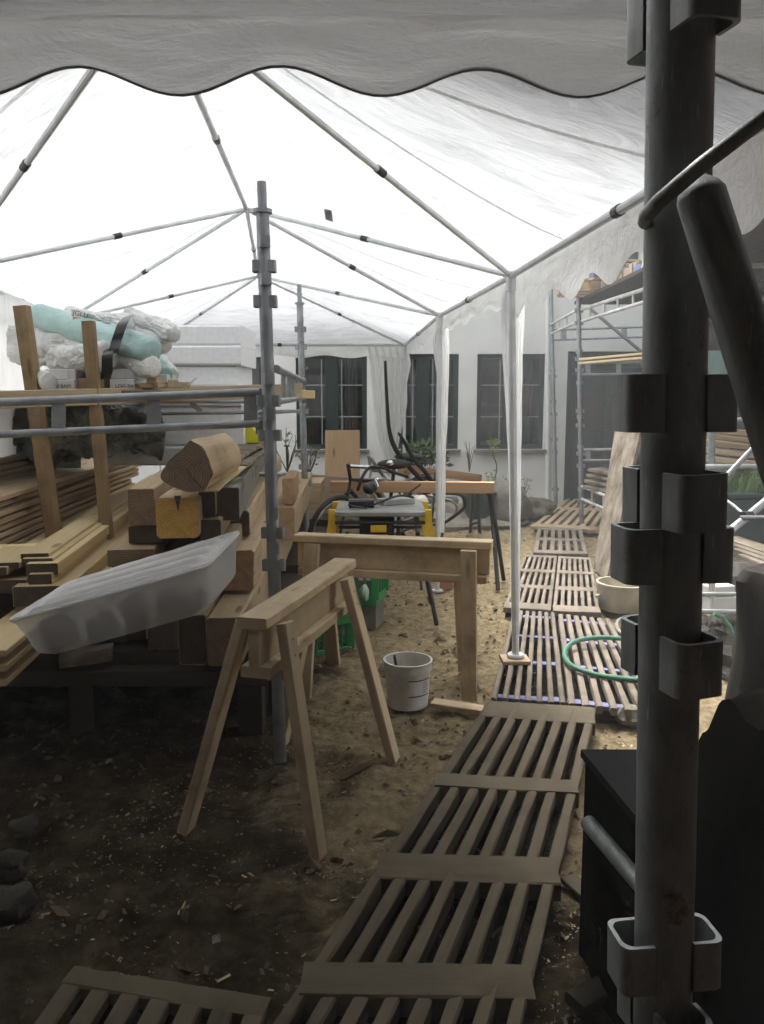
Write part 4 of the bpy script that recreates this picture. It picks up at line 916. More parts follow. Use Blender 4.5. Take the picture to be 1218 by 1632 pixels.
# lumber uprights
for (x0_, y0_, x1_, y1_, Y_, wd, lab) in ((35, 488, 84, 836, 3.9, .062, 'square wooden upright at the far left'), (141, 512, 166, 800, 3.93, .052, 'square wooden upright between foil rolls and brown boards')):
    a = at(x1_, y1_, Y_); b = at(x0_, y0_, Y_); a = a + (a - b) * .25
    m = MB(); m.beam(a, b, wd, wd, up=(0, 1, .1), n=6, jit=.002); tag(m.build('wooden_upright', W_trestle if 0 else wood('upright_pine_%d' % x0_, (.33, .23, .12), (.19, .13, .065), dirt=.4)), lab, 'upright', 'wooden uprights')

# edge board and shelf at eye level
m = MB(); m.beam(at(-120, 641, 3.35), at(479, 622, 4.9), .03, .078, n=8, jit=.001); tag(m.build('edge_board', wood('edge_board_pine', (.52, .42, .27), (.38, .29, .17))), 'long pale board on edge behind the upper scaffold rail', 'board')
m = MB(); m.beam(at(470, 628, 5.0), at(501, 629, 5.05), .03, .05); tag(m.build('board_end', W_new), 'short board end poking out right of the thinner post', 'board')
zs = at(200, 622, 4.0).z
m = MB(); m.box((-1.75, 4.42, zs - .012), (1.5, .84, .022)); tag(m.build('shelf_board', W_old), 'plywood shelf at eye level under the cartons and rolls', 'shelf')
# cartons
def carton(lab, x0_, x1_, y0_, y1_, Y_, dep, flap=None, txt=None, mat=CARD):
    a, b = at(x0_, y1_, Y_), at(x1_, y0_, Y_); t = thing('carton', (a.x, Y_, a.z), lab, 'carton', 'cartons on the shelf')
    h = b.z - zs - .002; m = MB(); m.box(((a.x + b.x) / 2, Y_ + dep / 2, zs + .001 + h / 2), (b.x - a.x, dep, h)); m.build('body', mat, t)
    if flap:
        fa, fb = at(flap[0], flap[3], Y_ + .03), at(flap[1], flap[2], Y_ + .03)
        m = MB(); m.box(((fa.x + fb.x) / 2, Y_ + .05, (b.z + fb.z) / 2 + .001), (fb.x - fa.x, .012, fb.z - b.z - .002)); m.build('flap', mat, t)
    if txt:
        cu = bpy.data.curves.new('print', 'FONT'); cu.body = txt; cu.size = .026; cu.extrude = .0003; o = bpy.data.objects.new('print_tmp', cu); COL.objects.link(o)
        dg = bpy.context.evaluated_depsgraph_get(); me = bpy.data.meshes.new_from_object(o.evaluated_get(dg)); bpy.data.objects.remove(o)
        po = bpy.data.objects.new('print', me); COL.objects.link(po); me.materials.clear(); me.materials.append(INK)
        po.parent = t; po.location = V((a.x + .025, Y_ - .0015, zs + .012)) - ROOT[t.name]; po.rotation_euler = (math.pi / 2, 0, 0)
    return t
carton('white carton with an open flap, left of the front upright', 72, 118, 605, 624, 4.05, .2, (71, 106, 588, 605), 'FM8 8AM')
carton('white carton with an open flap, right of the front upright', 176, 214, 604, 624, 4.06, .2, (176, 212, 588, 604), 'LOG BASD')
carton('low white carton with no flap, right of the others', 216, 266, 596, 624, 4.3, .2)
carton('brown paper-covered parcel between the white cartons', 125, 166, 602, 624, 4.08, .2, mat=BROWNC)
carton('narrow white carton standing upright behind the upright', 108, 120, 588, 624, 4.1, .15)
m = MB(); m.box(at(148, 606, 4.35) , (.3, .2, .11)); tag(m.build('dark_crate', W_endbrown), 'dark brown crate in the gap behind the cartons', 'crate')
for i, (x, y, s, a, lab) in enumerate(((235, 612, (.10, .03, .025), .3, 'flat wood offcut at the left of the offcut pile'), (246, 606, (.07, .03, .03), -.6, 'tilted wood offcut on top of the offcut pile'), (262, 612, (.09, .03, .03), .8, 'long wood offcut pointing down right'), (276, 607, (.05, .03, .04), .3, 'dark chunky wood offcut'), (285, 608, (.04, .03, .03), -.2, 'small brown wood offcut next to the chunky one'), (296, 606, (.04, .03, .03), .2, 'rightmost small brown wood offcut'))):
    m = MB(); c = at(x, y, 4.1); c.z = zs + .012 + (.02 if i == 1 else 0) + s[2] / 2; m.box(c, s, a); tag(m.build('wood_offcut', W_brown), lab, 'offcut', 'offcuts on the shelf')
m = MB(); m.beam(at(300, 614, 4.1), at(313, 602, 4.1), .004, .03, up=(0, 1, 0)); tag(m.build('foil_scrap', CARD), 'small white tag standing among the offcuts', 'tag')

# polystyrene
zt_ = at(300, 517, 5.0).z; z0 = .985; ns = 7; hh = (zt_ - z0) / ns
ends = [385, 385, 383, 384, 376, 385, 384]
nm = ['lowest', 'second lowest', 'third lowest', 'middle', 'third from top', 'second from top', 'topmost']
for k in range(ns):
    xr = at(ends[k], 600, 5.0).x; xl = at([150, 160, 175, 170, 200, 215, 232][k], 600, 5.0).x
    m = MB(); m.box(((xl + xr) / 2, 5.32 + random.uniform(-.01, .01) - (.03 if k in (5, 3) else 0), z0 + hh * (k + .5)), (xr - xl, .6, hh - .003), ch=.012); tag(m.build('polystyrene_slab', EPS), '%s white polystyrene slab of the stack left of the big post' % nm[k], 'polystyrene slab', 'stacked polystyrene slabs')

# foil rolls, bags
def roll_(lab, x0_, y0_, x1_, y1_, Y0_, Y1_, r, mat, wob=.006, name='foil_roll', grp='foil rolls', sq=1, fold=.16):
    a, b = at(x0_, y0_, Y0_), at(x1_, y1_, Y1_); n = 70; k = 54; d_ = (b - a).normalized(); y = Z.cross(d_).normalized(); z = d_.cross(y); vs = []
    for i in range(n + 1):
        t = i / n; e = min(1, min(t, 1 - t) * 26 + .6)
        for q in range(k):
            an = 2 * math.pi * q / k; rr = r * (e ** .5) * (1 + fold * NZ.noise(V((math.cos(an) * 1.1, t * 4, a.x * 9 + math.sin(an) * 1.1))) + fold * .8 * abs(NZ.noise(V((math.cos(an) * 3.2, t * 7, math.sin(an) * 3.2 + a.z * 7)))) - fold * .5 * abs(NZ.noise(V((math.cos(an) * 6.5, t * 16, math.sin(an) * 6.5 + a.z * 3)))) - fold * .25 * abs(NZ.noise(V((math.cos(an) * 13, t * 34, math.sin(an) * 13)))))
            vs.append(a.lerp(b, t) + y * math.cos(an) * rr + z * math.sin(an) * rr * sq + V((0, 0, .012 * NZ.noise(V((t * 3, 1, a.x))))))
    fs = [(i * k + q, i * k + (q + 1) % k, (i + 1) * k + (q + 1) % k, (i + 1) * k + q) for i in range(n) for q in range(k)] + [tuple(reversed(range(k))), tuple(n * k + q for q in range(k))]
    m = MB(); m.add(vs, fs); return tag(m.build(name, mat, None, 1.2), lab, 'roll', grp)
roll_('teal foil-wrapped roll slanting down right on the shelf', 60, 502, 243, 562, 4.6, 4.05, .068, TEAL, fold=.07)
roll_('white foil roll just above the teal one', 110, 500, 264, 550, 4.8, 4.25, .052, BAG, fold=.08)
roll_('white plastic-wrapped roll with print, topmost of the pile', 120, 506, 205, 518, 4.6, 4.3, .045, BAG, fold=.4)
roll_('crumpled white roll end at the upper right of the pile', 203, 504, 278, 534, 4.5, 4.2, .046, BAG, fold=.35)
roll_('white plastic-wrapped roll below the teal one, right of the strap', 182, 575, 243, 586, 4.3, 4.05, .055, BAG, name='foil_roll')
roll_('fat white bag bulging left of the strap', 92, 575, 168, 568, 4.3, 4.05, .075, BAG, sq=.9, fold=.3)
roll_('big slack white bag behind the two uprights', 30, 552, 160, 552, 4.7, 4.4, .10, BAG, fold=.35)
roll_('small teal foil bundle end at the right of the pile', 236, 560, 262, 600, 4.5, 4.35, .05, TEAL)
roll_('small white foil bundle end at the right of the pile', 252, 575, 272, 600, 4.6, 4.5, .05, BAG)
roll_('small wrinkled white bag left of the first carton', 52, 600, 78, 610, 4.0, 3.9, .045, BAG)
def patchm(name, pts, Y_, mat, lab, cat):
    m = MB(); m.prism([at(x, y, Y_) for x, y in pts], (0, .004, 0)); return tag(m.build(name, mat), lab, cat)
t = thing('printed_bag', at(115, 515, 4.33), 'white printed bag corner with an orange patch', 'bag')
m = MB(); m.grid(lambda u, v: at(114 + 38 * u, 492 + 22 * v + 12 * u * (1 - v) * .9, 4.36 + .01 * math.sin(u * 7 + v * 3)), 10, 6); m.build('sheet', BAG, t)
m = MB(); m.prism([at(116, 504, 4.33), at(131, 508, 4.33), at(131, 517, 4.33), at(116, 513, 4.33)], (0, .004, 0)); m.build('orange_patch', ORANGE, t)
cu = bpy.data.curves.new('print', 'FONT'); cu.body = 'JGI U'; cu.size = .036; cu.extrude = .0003; o = bpy.data.objects.new('print_tmp', cu); COL.objects.link(o)
me = bpy.data.meshes.new_from_object(o.evaluated_get(bpy.context.evaluated_depsgraph_get())); bpy.data.objects.remove(o)
me.materials.clear(); me.materials.append(INK); po = bpy.data.objects.new('print', me); COL.objects.link(po); po.parent = t; po.location = at(116, 501, 4.34) - ROOT[t.name]; po.rotation_euler = (math.pi / 2, .25, 0)
for i, (pts_, lab) in enumerate(((((205, 506, 4.25), (197, 515, 4.06), (191, 530, 4.02), (186, 545, 4.02), (182, 560, 3.99), (180, 566, 4.02)), 'black strap round the teal roll'), (((176, 556, 4.08), (172, 565, 3.97), (171, 580, 3.96), (171, 595, 3.98), (168, 606, 4.0)), 'black strap hanging below the teal roll'))):
    P_ = smooth([at(*p) for p in pts_], 5); m = MB(); vs = []
    for p in P_: vs += [p + V((-.027, 0, 0)), p + V((.027, 0, .012))]
    m.add(vs, [(2 * k, 2 * k + 1, 2 * k + 3, 2 * k + 2) for k in range(len(P_) - 1)]); tag(m.build('black_strap', BLACKP), lab, 'strap', 'black straps')
roll_('slack grey-green plastic sheet bundled under the shelf', 60, 690, 258, 690, 4.6, 4.9, .13, GREYBAG, fold=.6, name='plastic_bundle', grp='plastic bundles')
roll_('second grey-green plastic bundle nearer the left upright', -40, 700, 120, 690, 4.9, 4.8, .16, GREYBAG, fold=.6, name='plastic_bundle', grp='plastic bundles')
roll_('dark plastic bundle just beneath the edge board', 95, 655, 245, 660, 4.8, 4.95, .07, GREYBAG, fold=.5, name='plastic_bundle', grp='plastic bundles')
m = MB(); m.grid(lambda u, v: at(-60 + 190 * u, 655 + 95 * v, 5.1) + V((0, .04 * NZ.noise(V((u * 5, v * 3, 2))), 0)), 20, 12); tag(m.build('grey_foil_sheet', plain('slate_foil', (.20, .23, .23), (.12, .14, .14), .5, 0, 4, .6, .02)), 'slate grey sheet hanging behind the left upright', 'sheet')
t = thing('yellow_canister', at(400, 715, 5.2), 'bright yellow plastic canister left of the big post', 'canister')
m = MB(); m.prism([at(x, y, 5.1) for x, y in ((383, 705), (383, 660), (390, 658), (395, 678), (404, 684), (416, 696), (414, 706))], (0, .1, 0)); m.build('body', YBAG, t); m = MB(); m.lathe(at(387, 659, 5.15), [(.016, 0), (.016, .03), (.001, .03)], 12); m.build('cap', YBAG, t)

# frosted plastic tray
tr = thing('plastic_tray', at(200, 1000, 2.7), 'long frosted plastic tray lying slanted across the timber', 'tray')
TL = [V(at(8, 993, 2.42)), V(at(330, 903, 2.72)), V(at(385, 846, 3.02)), V(at(112, 928, 2.86))]   # top: near-left, near-right, far-right, far-left
BL = [V(at(50, 1058, 2.46)), V(at(340, 976, 2.74)), V(at(386, 922, 3.0)), V(at(130, 985, 2.84))]
def bil(Q, u, v): return (Q[0] * (1 - u) + Q[1] * u) * (1 - v) + (Q[3] * (1 - u) + Q[2] * u) * v
def rpath(sv):
    a = sv * 2 * math.pi; c_, s_ = math.cos(a), math.sin(a); e = 16.0; k = (abs(c_) ** e + abs(s_) ** e) ** (-1 / e); return .5 + .5 * c_ * k, .5 + .5 * s_ * k
m = MB()
def top(u, v):
    pu, pv = rpath(u); q = v ** .8; uu, vv = .5 + (pu - .5) * q, .5 + (pv - .5) * q
    rib = .019 * max(0, math.sin(vv * 4.0 * 2 * math.pi)) ** .5 * max(0, min(1, (uu - .07) * 22, (.93 - uu) * 22)) * (1 if v < .9 else 0)
    rim = .007 if v > .93 else 0
    return bil(TL, uu, vv) + Z * (rib + rim + .003 * NZ.noise(V((uu * 8, vv * 3, 1))))
m.grid(top, 200, 44); m.build('lid', TRAYM, tr, 3.1)
m = MB()
def wall(u, v):
    pu, pv = rpath(u); k = 1 - .03 * v - (.02 if v > .12 else 0); k2 = 1 - .10 * max(0, v - .85) / .15
    uu, vv = .5 + (pu - .5) * k * k2, .5 + (pv - .5) * k * k2; p = bil(TL, uu, vv).lerp(bil(BL, uu, vv), v)
    return p + V((0, .005 * NZ.noise(V((uu * 9, v * 3, vv * 4))), 0))
m.grid(wall, 200, 16); m.build('side_wall', TRAYW, tr, 3.1)
m = MB(); m.grid(lambda u, v: bil(BL, .5 + (rpath(u)[0] - .5) * .86 * v, .5 + (rpath(u)[1] - .5) * .86 * v), 80, 4); m.build('bottom', TRAYW, tr)
m = MB(); m.tube([bil(TL, *rpath(i / 120)) for i in range(121)], .0045, 8); m.build('rim', TRAYM, tr)
for (u, w_, h_, lab) in ((.06, .10, .8, ''), (.30, .09, .55, ''), (.52, .08, .8, ''), (.74, .12, .75, ''), (.9, .08, .5, '')):
    m = MB(); q = []
    for du, hv in ((0, 0), (w_, 0), (w_ * .7, h_), (w_ * .25, h_)):
        a = bil(BL, .06 + .88 * (u + du - w_ / 2), .09); b = bil(TL, .06 + .88 * (u + du - w_ / 2), .09); q.append(a.lerp(b, .04 + hv * .9))
    m.prism(q, (0.02, .12, 0)); tag(m.build('offcut_in_tray', W_drk), {.06: 'dark offcut inside the tray, nearest its left end', .30: 'dark offcut inside the tray, second from its left end', .52: 'dark offcut inside the tray at its middle', .74: 'dark offcut inside the tray, second from its right end', .9: 'dark offcut inside the tray, nearest its right end'}[u], 'offcut', 'offcuts inside the tray')

# ------------------------------------------------------------ middle ground
# table saw
Ys = 5.2
sw_ = thing('table_saw', (at(605, 900, Ys).x, Ys, 0), 'yellow and grey portable table saw on a dark stand', 'table saw')
xa, xb = at(536, 805, Ys).x, at(676, 805, Ys).x; zt_ = .70; yc = 5.28
m = MB(); m.box(((xa + xb) / 2, yc, zt_ - .018), (xb - xa, .5, .036), ch=.008); m.build('table_top', GREYP, sw_)
for x, s in ((xa - .012, -1), (xb + .012, 1)):
    for y in (yc - .2, yc + .2):
        m = MB(); m.prism([(x - .03, y, zt_), (x + .03, y, zt_), (x + .034, y, zt_ - .06), (x + .02 + .012 * s, y, zt_ - .08), (x + .035 + .02 * s, y, zt_ - .14), (x + .03 + .02 * s, y, zt_ - .2), (x - .03 + .02 * s, y, zt_ - .2), (x - .035 + .01 * s, y, zt_ - .14), (x - .03, y, zt_ - .07)], (0, .05, 0)); m.build('end_bracket', YEL, sw_)
m = MB(); m.box(((xa + xb) / 2 - .02, yc - .05, zt_ - .13), (.22, .3, .18), ch=.02); m.build('motor_housing', BLACKP, sw_)
m = MB(); m.box(((xa + xb) / 2 - .01, yc - .215, zt_ - .115), (.10, .03, .045), ch=.006); m.box(((xa + xb) / 2 - .01, yc - .215, zt_ - .18), (.12, .03, .05), ch=.006); m.build('yellow_guard', YEL, sw_)
for z in (zt_ - .075, zt_ - .17):
    for y in (yc - .22, yc + .2): MB().tube([V((xa, y, z)), V((xb, y, z))], .012, 12).build('rail_tube', BLACKM, sw_)
for x0_, x1_ in ((xa + .06, xa + .02), (xb - .03, xb + .07)):
    for y0_, y1_ in ((yc - .18, yc - .36), (yc + .18, yc + .30)):
        MB().tube([V((x0_, y0_, zt_ - .2)), V((x1_, y1_, 0))], .014, 12).build('stand_leg', BLACKM, sw_)
m = MB(); m.tube([V((xa + .05, yc - .19, .5)), V((xb - .05, yc + .19, .42))], .008); m.build('stand_brace', BLACKM, sw_)
m = MB(); m.box((xa + .16, yc - .06, zt_ + .028), (.16, .10, .05), .1, .01); m.tube([V((xa + .08, yc - .1, zt_ + .02)), V((xa + .12, yc - .16, zt_ + .02)), V((xa + .2, yc - .18, zt_ + .01))], .006); tag(m.build('power_tool', BLACKP), 'black power tool lying on the saw table', 'power tool')
m = MB(); m.beam(V((xa + .28, yc + .05, zt_ + .02)), V((xb - .08, yc + .16, zt_ + .02)), .12, .04, ch=.004); m.build('fence', GREYP, sw_)
m = MB(); m.tube(smooth([V((xa + .24, yc - .05, zt_ + .015)), V((xa + .4, yc - .02, zt_ + .07)), V((xa + .5, yc + .05, zt_ + .05)), V((xb - .1, yc - .02, zt_ + .08)), V((xb - .02, yc + .02, zt_ + .14))]), .007, 8); tag(m.build('power_cable', BLACKP), 'black cable lying over the saw table', 'cable')

# black tube trestle with orange beams
bt = thing('metal_trestle', gp(780, 935), 'black tube trestle carrying the orange beam', 'metal trestle')
for pts_ in ([(768, 776, 6.2), (782, 790, 6.15), (803, 925, 6.1)], [(768, 776, 6.25), (781, 792, 6.3), (794, 940, 6.0)]):
    q = [at(*p) for p in pts_]; q[-1] = gp(pts_[-1][0], pts_[-1][1]); MB().tube(smooth(q, 4), .0165, 12).build('leg', BLACKM, bt)
for x0_, x1_ in ((753, 750), (762, 765)):
    MB().tube([at(x0_, 785, 7.6), gp(x1_, 849)], .018, 12).build('leg', BLACKM, bt)
MB().tube([at(752, 835, 7.75), at(762, 832, 7.75)], .012).build('stretcher', BLACKM, bt)
MB().tube([at(757, 785, 7.6), at(768, 776, 6.2)], .02).build('top_bar', BLACKM, bt)
MB().beam(at(757, 784, 7.6), at(768, 775, 6.2), .03, .03).build('top_plate', BLACKM, bt)
m = MB(); m.beam(at(528, 775, 6.35), at(788, 777, 6.15), .10, .082, n=6, jit=.002); tag(m.build('orange_beam', W_orange), 'long orange-brown beam laid over the black trestle, front one', 'beam', 'orange beams')
m = MB(); m.beam(at(640, 747, 7.0), at(762, 762, 7.6), .1, .075, n=5, jit=.002); tag(m.build('orange_beam', W_orange), 'shorter orange beam slanting behind the front one', 'beam', 'orange beams')
mt2 = thing('metal_trestle', gp(650, 930), 'thin black trestle legs in the shade under the saw', 'metal trestle')
for x0_, y0_, x1_, y1_ in ((640, 800, 624, 918), (660, 800, 672, 940), (700, 772, 700, 900)):
    MB().tube([at(x0_, y0_, 6.3), gp(x1_, y1_)], .010, 10).build('leg', BLACKM, mt2)
MB().tube([at(640, 800, 6.3), at(700, 778, 6.3)], .012).build('top_bar', BLACKM, mt2)

# two black curved bars
for pts_, r_, lab in (([(614, 575), (617, 640), (621, 688), (632, 718), (652, 744), (676, 768)], .020, 'long black curved bar rising in front of the tent curtain'), ([(635, 690), (642, 700), (660, 732), (676, 750), (690, 768)], .018, 'shorter black bar slanting beside the curved one')):
    m = MB(); P_ = smooth([at(x, y, 6.5 + .02 * i) for i, (x, y) in enumerate(pts_)], 5); m.tube(P_, [r_ * (.55 + .45 * min(1, i / len(P_) * 2)) for i in range(len(P_))], 10); tag(m.build('black_bar', BLACKM), lab, 'bar', 'black bars')
# bicycles
def bike(lab, c0, c1, r, Y0_, Y1_, hb, mat):
    t = thing('bicycle', (at((c0[0] + c1[0]) / 2, 850, Y0_).x, Y0_, 0), lab, 'bicycle', 'bicycles by the wall')
    W = []
    for (cx, cy), Y_ in ((c0, Y0_), (c1, Y1_)):
        c = at(cx, cy, Y_); c.z = r + .02; W.append(c); ax = (at(c1[0], c1[1], Y1_) - at(c0[0], c0[1], Y0_)); ax.z = 0; ax.normalize()
        pts_ = [c + ax * math.cos(a * math.pi / 18) * r + Z * math.sin(a * math.pi / 18) * r for a in range(37)]
        wh = MB().tube(pts_, .019, 8, False).build('wheel', RUBBER, t)
        MB().tube([c + (p - c) * .94 for p in pts_], .009, 6, False).build('rim', CHROME, wh)
        m = MB()
        for a in range(0, 36, 2): m.tube([c, c + (pts_[a] - c) * .94], .0012, 4)
        m.tube([c - ax.cross(Z) * .05, c + ax.cross(Z) * .05], .02); m.build('spokes', STEEL, wh)
    f, b = W; ax = (b - f).normalized(); head = f + ax * .14 + Z * .45; bb = f + ax * .58 + Z * -.04; seat = f + ax * .68 + Z * .50
    for p, q, rr in ((f, head, .012), (head, head + ax * -.03 + Z * .12, .014), (head - Z * .08, bb, .017), (head, seat - Z * .12, .015), (bb, seat, .015), (bb, b, .010), (seat - Z * .14, b, .009)):
        MB().tube([p, q], rr, 10).build('frame_tube', mat, t)
    m = MB(); m.blob(seat + Z * .03, (.13, .07, .04), 14, 8, .1); m.build('saddle', RUBBER, t)
    m = MB(); m.tube(smooth([at(*p) for p in hb], 5), .012, 10); m.build('handlebar', CHROME if mat is STEEL else BLACKM, t)
    MB().tube([head + Z * .1, at(*hb[len(hb) // 2])], .014).build('stem', CHROME, t)
    m = MB(); m.tube([seat + V((0, 0, -.15)), b + Z * .42, b + Z * .42 + ax * .2, b + ax * .16, b], .008); m.build('rack', mat, t)
    return t
bike('dark bicycle with chrome bell leaning in front of the timber', (540, 856), (672, 856), .33, 5.9, 6.75, ((570, 782, 5.8), (578, 760, 5.8), (590, 745, 5.85), (612, 746, 5.95), (625, 752, 6.0), (650, 760, 6.05)), BLACKM)
bike('second bicycle with grey frame behind the dark one', (575, 850), (672, 850), .33, 6.7, 7.4, ((588, 792, 6.7), (595, 768, 6.7), (615, 765, 6.8), (640, 775, 6.9), (655, 790, 6.95)), STEEL)
m = MB(); m.blob(at(622, 738, 5.95), (.028, .028, .022), 14, 10, 0); tag(m.build('bicycle_bell', CHROME), 'round chrome bell standing on the dark handlebar', 'bell')
m = MB(); m.blob(at(597, 772, 5.6), (.06, .05, .06), 12, 8, .3); m.build('x', BLACKP) if False else None
for i, (x, y, mt) in enumerate(((586, 775, BLACKP), (604, 762, CHROME), (612, 792, BLACKP), (640, 782, CHROME))):
    pass
t = thing('bicycle_lamp', at(585, 790, 5.7), 'black bicycle lamp hanging below the handlebar', 'lamp'); m = MB(); m.blob(at(590, 778, 5.68), (.05, .06, .045), 14, 10, .15); m.build('housing', BLACKP, t); m = MB(); m.tube([at(596, 762, 5.62), at(602, 776, 5.62)], .017, 12); m.build('reflector', CHROME, t)
m = MB(); m.tube(smooth([at(x, y, 6.4) for x, y in ((690, 788), (715, 786), (736, 790), (742, 805), (730, 818), (705, 834), (680, 836))], 5), .014, 10); tag(m.build('carrier_frame', BLACKM), 'black bent tube frame between bicycle and tent leg', 'tube frame')
m = MB(); m.tube(smooth([at(x, y, 6.45) for x, y in ((683, 790), (700, 793), (722, 800), (728, 812), (716, 828), (690, 826))], 5), .010, 10); tag(m.build('carrier_frame', STEEL), 'grey bent tube frame inside the black one', 'tube frame')
m = MB(); m.blob(at(668, 803, 6.1), (.07, .09, .07), 16, 10, .2); tag(m.build('wheel_cover', BUCKW), 'small pale bundle at the saw end bracket', 'bundle')

# crates
def crate(lab, x0_, x1_, y0_, y1_, Y_, dep, rz):
    a, b = at(x0_, y1_, Y_), at(x1_, y0_, Y_); w_ = b.x - a.x; h_ = b.z - a.z; c = V(((a.x + b.x) / 2, Y_ + dep / 2, a.z)); t = thing('green_crate', c, lab, 'crate', 'green crates')
    ca, sa = math.cos(rz), math.sin(rz); P = lambda x, y, z: c + V((x * ca - y * sa, x * sa + y * ca, z))
    m = MB()
    for s in (-1, 1):
        for zz_ in (.02, h_ - .02): m.beam(P(-w_ / 2, s * dep / 2, zz_), P(w_ / 2, s * dep / 2, zz_), .014, .055)
        for zz_ in (.0201, h_ - .0201): m.beam(P(s * w_ / 2, -dep / 2, zz_), P(s * w_ / 2, dep / 2, zz_), .014, .0552)
        for k in range(5): m.beam(P(-w_ / 2 + w_ * (k / 4), s * dep / 2, .03), P(-w_ / 2 + w_ * k / 4, s * dep / 2, h_ - .03), .045 if k in (0, 2, 4) else .012, .010, up=(0, 1, 0))
        for k in range(1, 4): m.beam(P(s * w_ / 2, -dep / 2 + dep * k / 4, .03), P(s * w_ / 2, -dep / 2 + dep * k / 4, h_ - .03), .012, .010, up=(1, 0, 0))
    m.build('lattice_wall', GREENC, t); m = MB(); m.box(c + Z * .012, (w_ * .95, dep * .95, .012), rz); m.build('floor', GREENC, t)
    return t
crate('green plastic crate seen below the far trestle, upper one', 540, 607, 908, 962, 4.75, .25, -.25)
crate('green plastic crate on the ground, lower and left of the other', 480, 545, 985, 1048, 4.4, .25, .5)
m = MB(); c = gp(575, 990); m.box((c.x, 4.95, .155), (.25, .2, .30), -.25); tag(m.build('grey_box', STONE), 'grey box on the ground carrying the upper green crate', 'box')
m = MB(); m.blob(at(581, 945, 4.7), (.03, .03, .05), 10, 8, .3); tag(m.build('plastic_bottle', plain('pale_green_plastic', (.4, .55, .42), None, .3)), 'pale bottle in the upper green crate', 'bottle')

# things by the wall
m = MB(); m.beam(at(405, 775, 8.0), at(606, 788, 7.9), .08, .30, n=6, jit=.004); o = tag(m.build('wide_timber', wood('greyish_brown_timber', (.30, .22, .16), (.18, .13, .09))), 'wide brown timber on edge behind the bicycles', 'timber')
m = MB(); m.beam(at(380, 815, 8.3), at(606, 830, 8.2), .3, .28, n=6, jit=.01); tag(m.build('low_timber', W_brown), 'low brown timber on the ground behind the bicycles', 'timber')
m = MB(); m.beam(at(546, 770, 8.4), at(546, 686, 8.6), .36, .025, up=(0, 1, 0)); tag(m.build('upright_board', wood('plain_pine_board', (.50, .34, .20), (.38, .25, .14))), 'square pine board standing upright before the first window', 'board')
m = MB(); m.blob(gp(725, 838) + V((0, .2, 0)), (.75, .45, .22), 40, 24, .35, 2.5, .1); tag(m.build('sand_heap', SAND), 'grey sand heap behind the tent leg', 'sand heap')
m = MB(); m.blob(gp(500, 830) + V((0, .2, .1)), (.45, .35, .28), 30, 20, .35, 2.5, .1); tag(m.build('rubble_heap', SAND), 'brown rubble heap left of the bicycles', 'heap')
m = MB(); m.blob(gp(810, 838) + V((0, .1, .2)), (.25, .2, .27), 30, 20, .3, 1.6, .08); tag(m.build('boulder', STONE), 'greenish boulder right of the black trestle', 'boulder')
m = MB(); m.blob(gp(852, 832) + V((0, .2, .10)), (.28, .2, .15), 30, 20, .35, 1.8, .1); tag(m.build('earth_sack', SACK), 'dark earth-filled sack beside the boulder', 'sack')
t = thing('plant_tub', gp(762, 820), 'dark round plant tub behind the black trestle', 'plant tub'); m = MB(); c = at(762, 826, 8.9); c.z = .05; m.lathe(c, [(.001, 0), (.13, 0), (.19, .3), (.2, .3), (.2, .33), (.17, .33), (.15, .29), (.001, .28)], 24); m.build('pot', TROUGH, t)

def leaves(m, c, size, n, ls, droop=0.0):
    for i in range(n):
        while True:
            p = V((random.uniform(-1, 1), random.uniform(-1, 1), random.uniform(-1, 1)))
            if p.length < 1: break
        q = V(c) + V((p.x * size[0], p.y * size[1], p.z * size[2])); a = V((random.gauss(0, 1), random.gauss(0, 1), random.gauss(.5, .6) - droop)).normalized(); b = a.cross(V((random.gauss(0, 1), random.gauss(0, 1), random.gauss(0, 1)))).normalized()
        l = ls * random.uniform(.6, 1.3); m.add([q, q + a * l * .5 + b * l * .22, q + a * l, q + a * l * .5 - b * l * .22], [(0, 1, 2, 3)])
def shrub(lab, c, h, spread, nst, nl, ls, mat, name='potted_shrub', cat='shrub', potm=None):
    t = thing(name, c, lab, cat); tw = MB(); lv = MB()
    for i in range(nst):
        a = random.random() * 6.28; tip = V(c) + V((math.cos(a) * spread * random.uniform(.3, 1), math.sin(a) * spread * random.uniform(.3, 1) * .6, h * random.uniform(.6, 1)))
        mid = V(c).lerp(tip, .5) + V((random.gauss(0, spread * .1), 0, h * .08)); P_ = smooth([V(c), mid, tip], 4); tw.tube(P_, [.006 * (1 - .7 * k / len(P_)) for k in range(len(P_))], 5)
        if nl: leaves(lv, tip.lerp(mid, .3), (spread * .22, spread * .22, h * .22), nl, ls)
    tw.build('stems', TWIG, t)
    if nl: lv.build('foliage', mat, t)
    if potm: MB().lathe(V(c) - Z * .16, [(.001, 0), (.08, 0), (.11, .17), (.12, .17), (.12, .19), (.1, .19), (.001, .15)], 20).build('pot', potm, t)
    return t
c = at(675, 755, 9.4); shrub('bushy green shrub in front of the second window', V((c.x, 9.4, .42)), .46, .34, 26, 26, .085, LEAF, potm=TERRA)
m = MB(); m.box((c.x, 9.4, .125), (.8, .25, .25)); tag(m.build('wall_block', STONE), 'low grey block carrying the shrub pot', 'block')
t = thing('climbing_vine', gp(790, 812), 'thin yellow-green vine climbing beside the third window', 'vine'); P_ = smooth([at(x, y, 10.3) for x, y in ((792, 810), (786, 780), (792, 745), (785, 722), (787, 703))], 5)
MB().tube(P_, .008, 6).build('stem', TWIG, t); m = MB()
for p, s, n_ in ((at(787, 705, 10.3), .05, 30), (at(788, 718, 10.3), .05, 16), (at(793, 785, 10.2), .16, 60), (at(806, 775, 10.2), .10, 40), (at(784, 760, 10.25), .07, 16)): leaves(m, p, (s, .05, s * 1.3), n_, .06)
m.build('foliage', LEAFY, t)
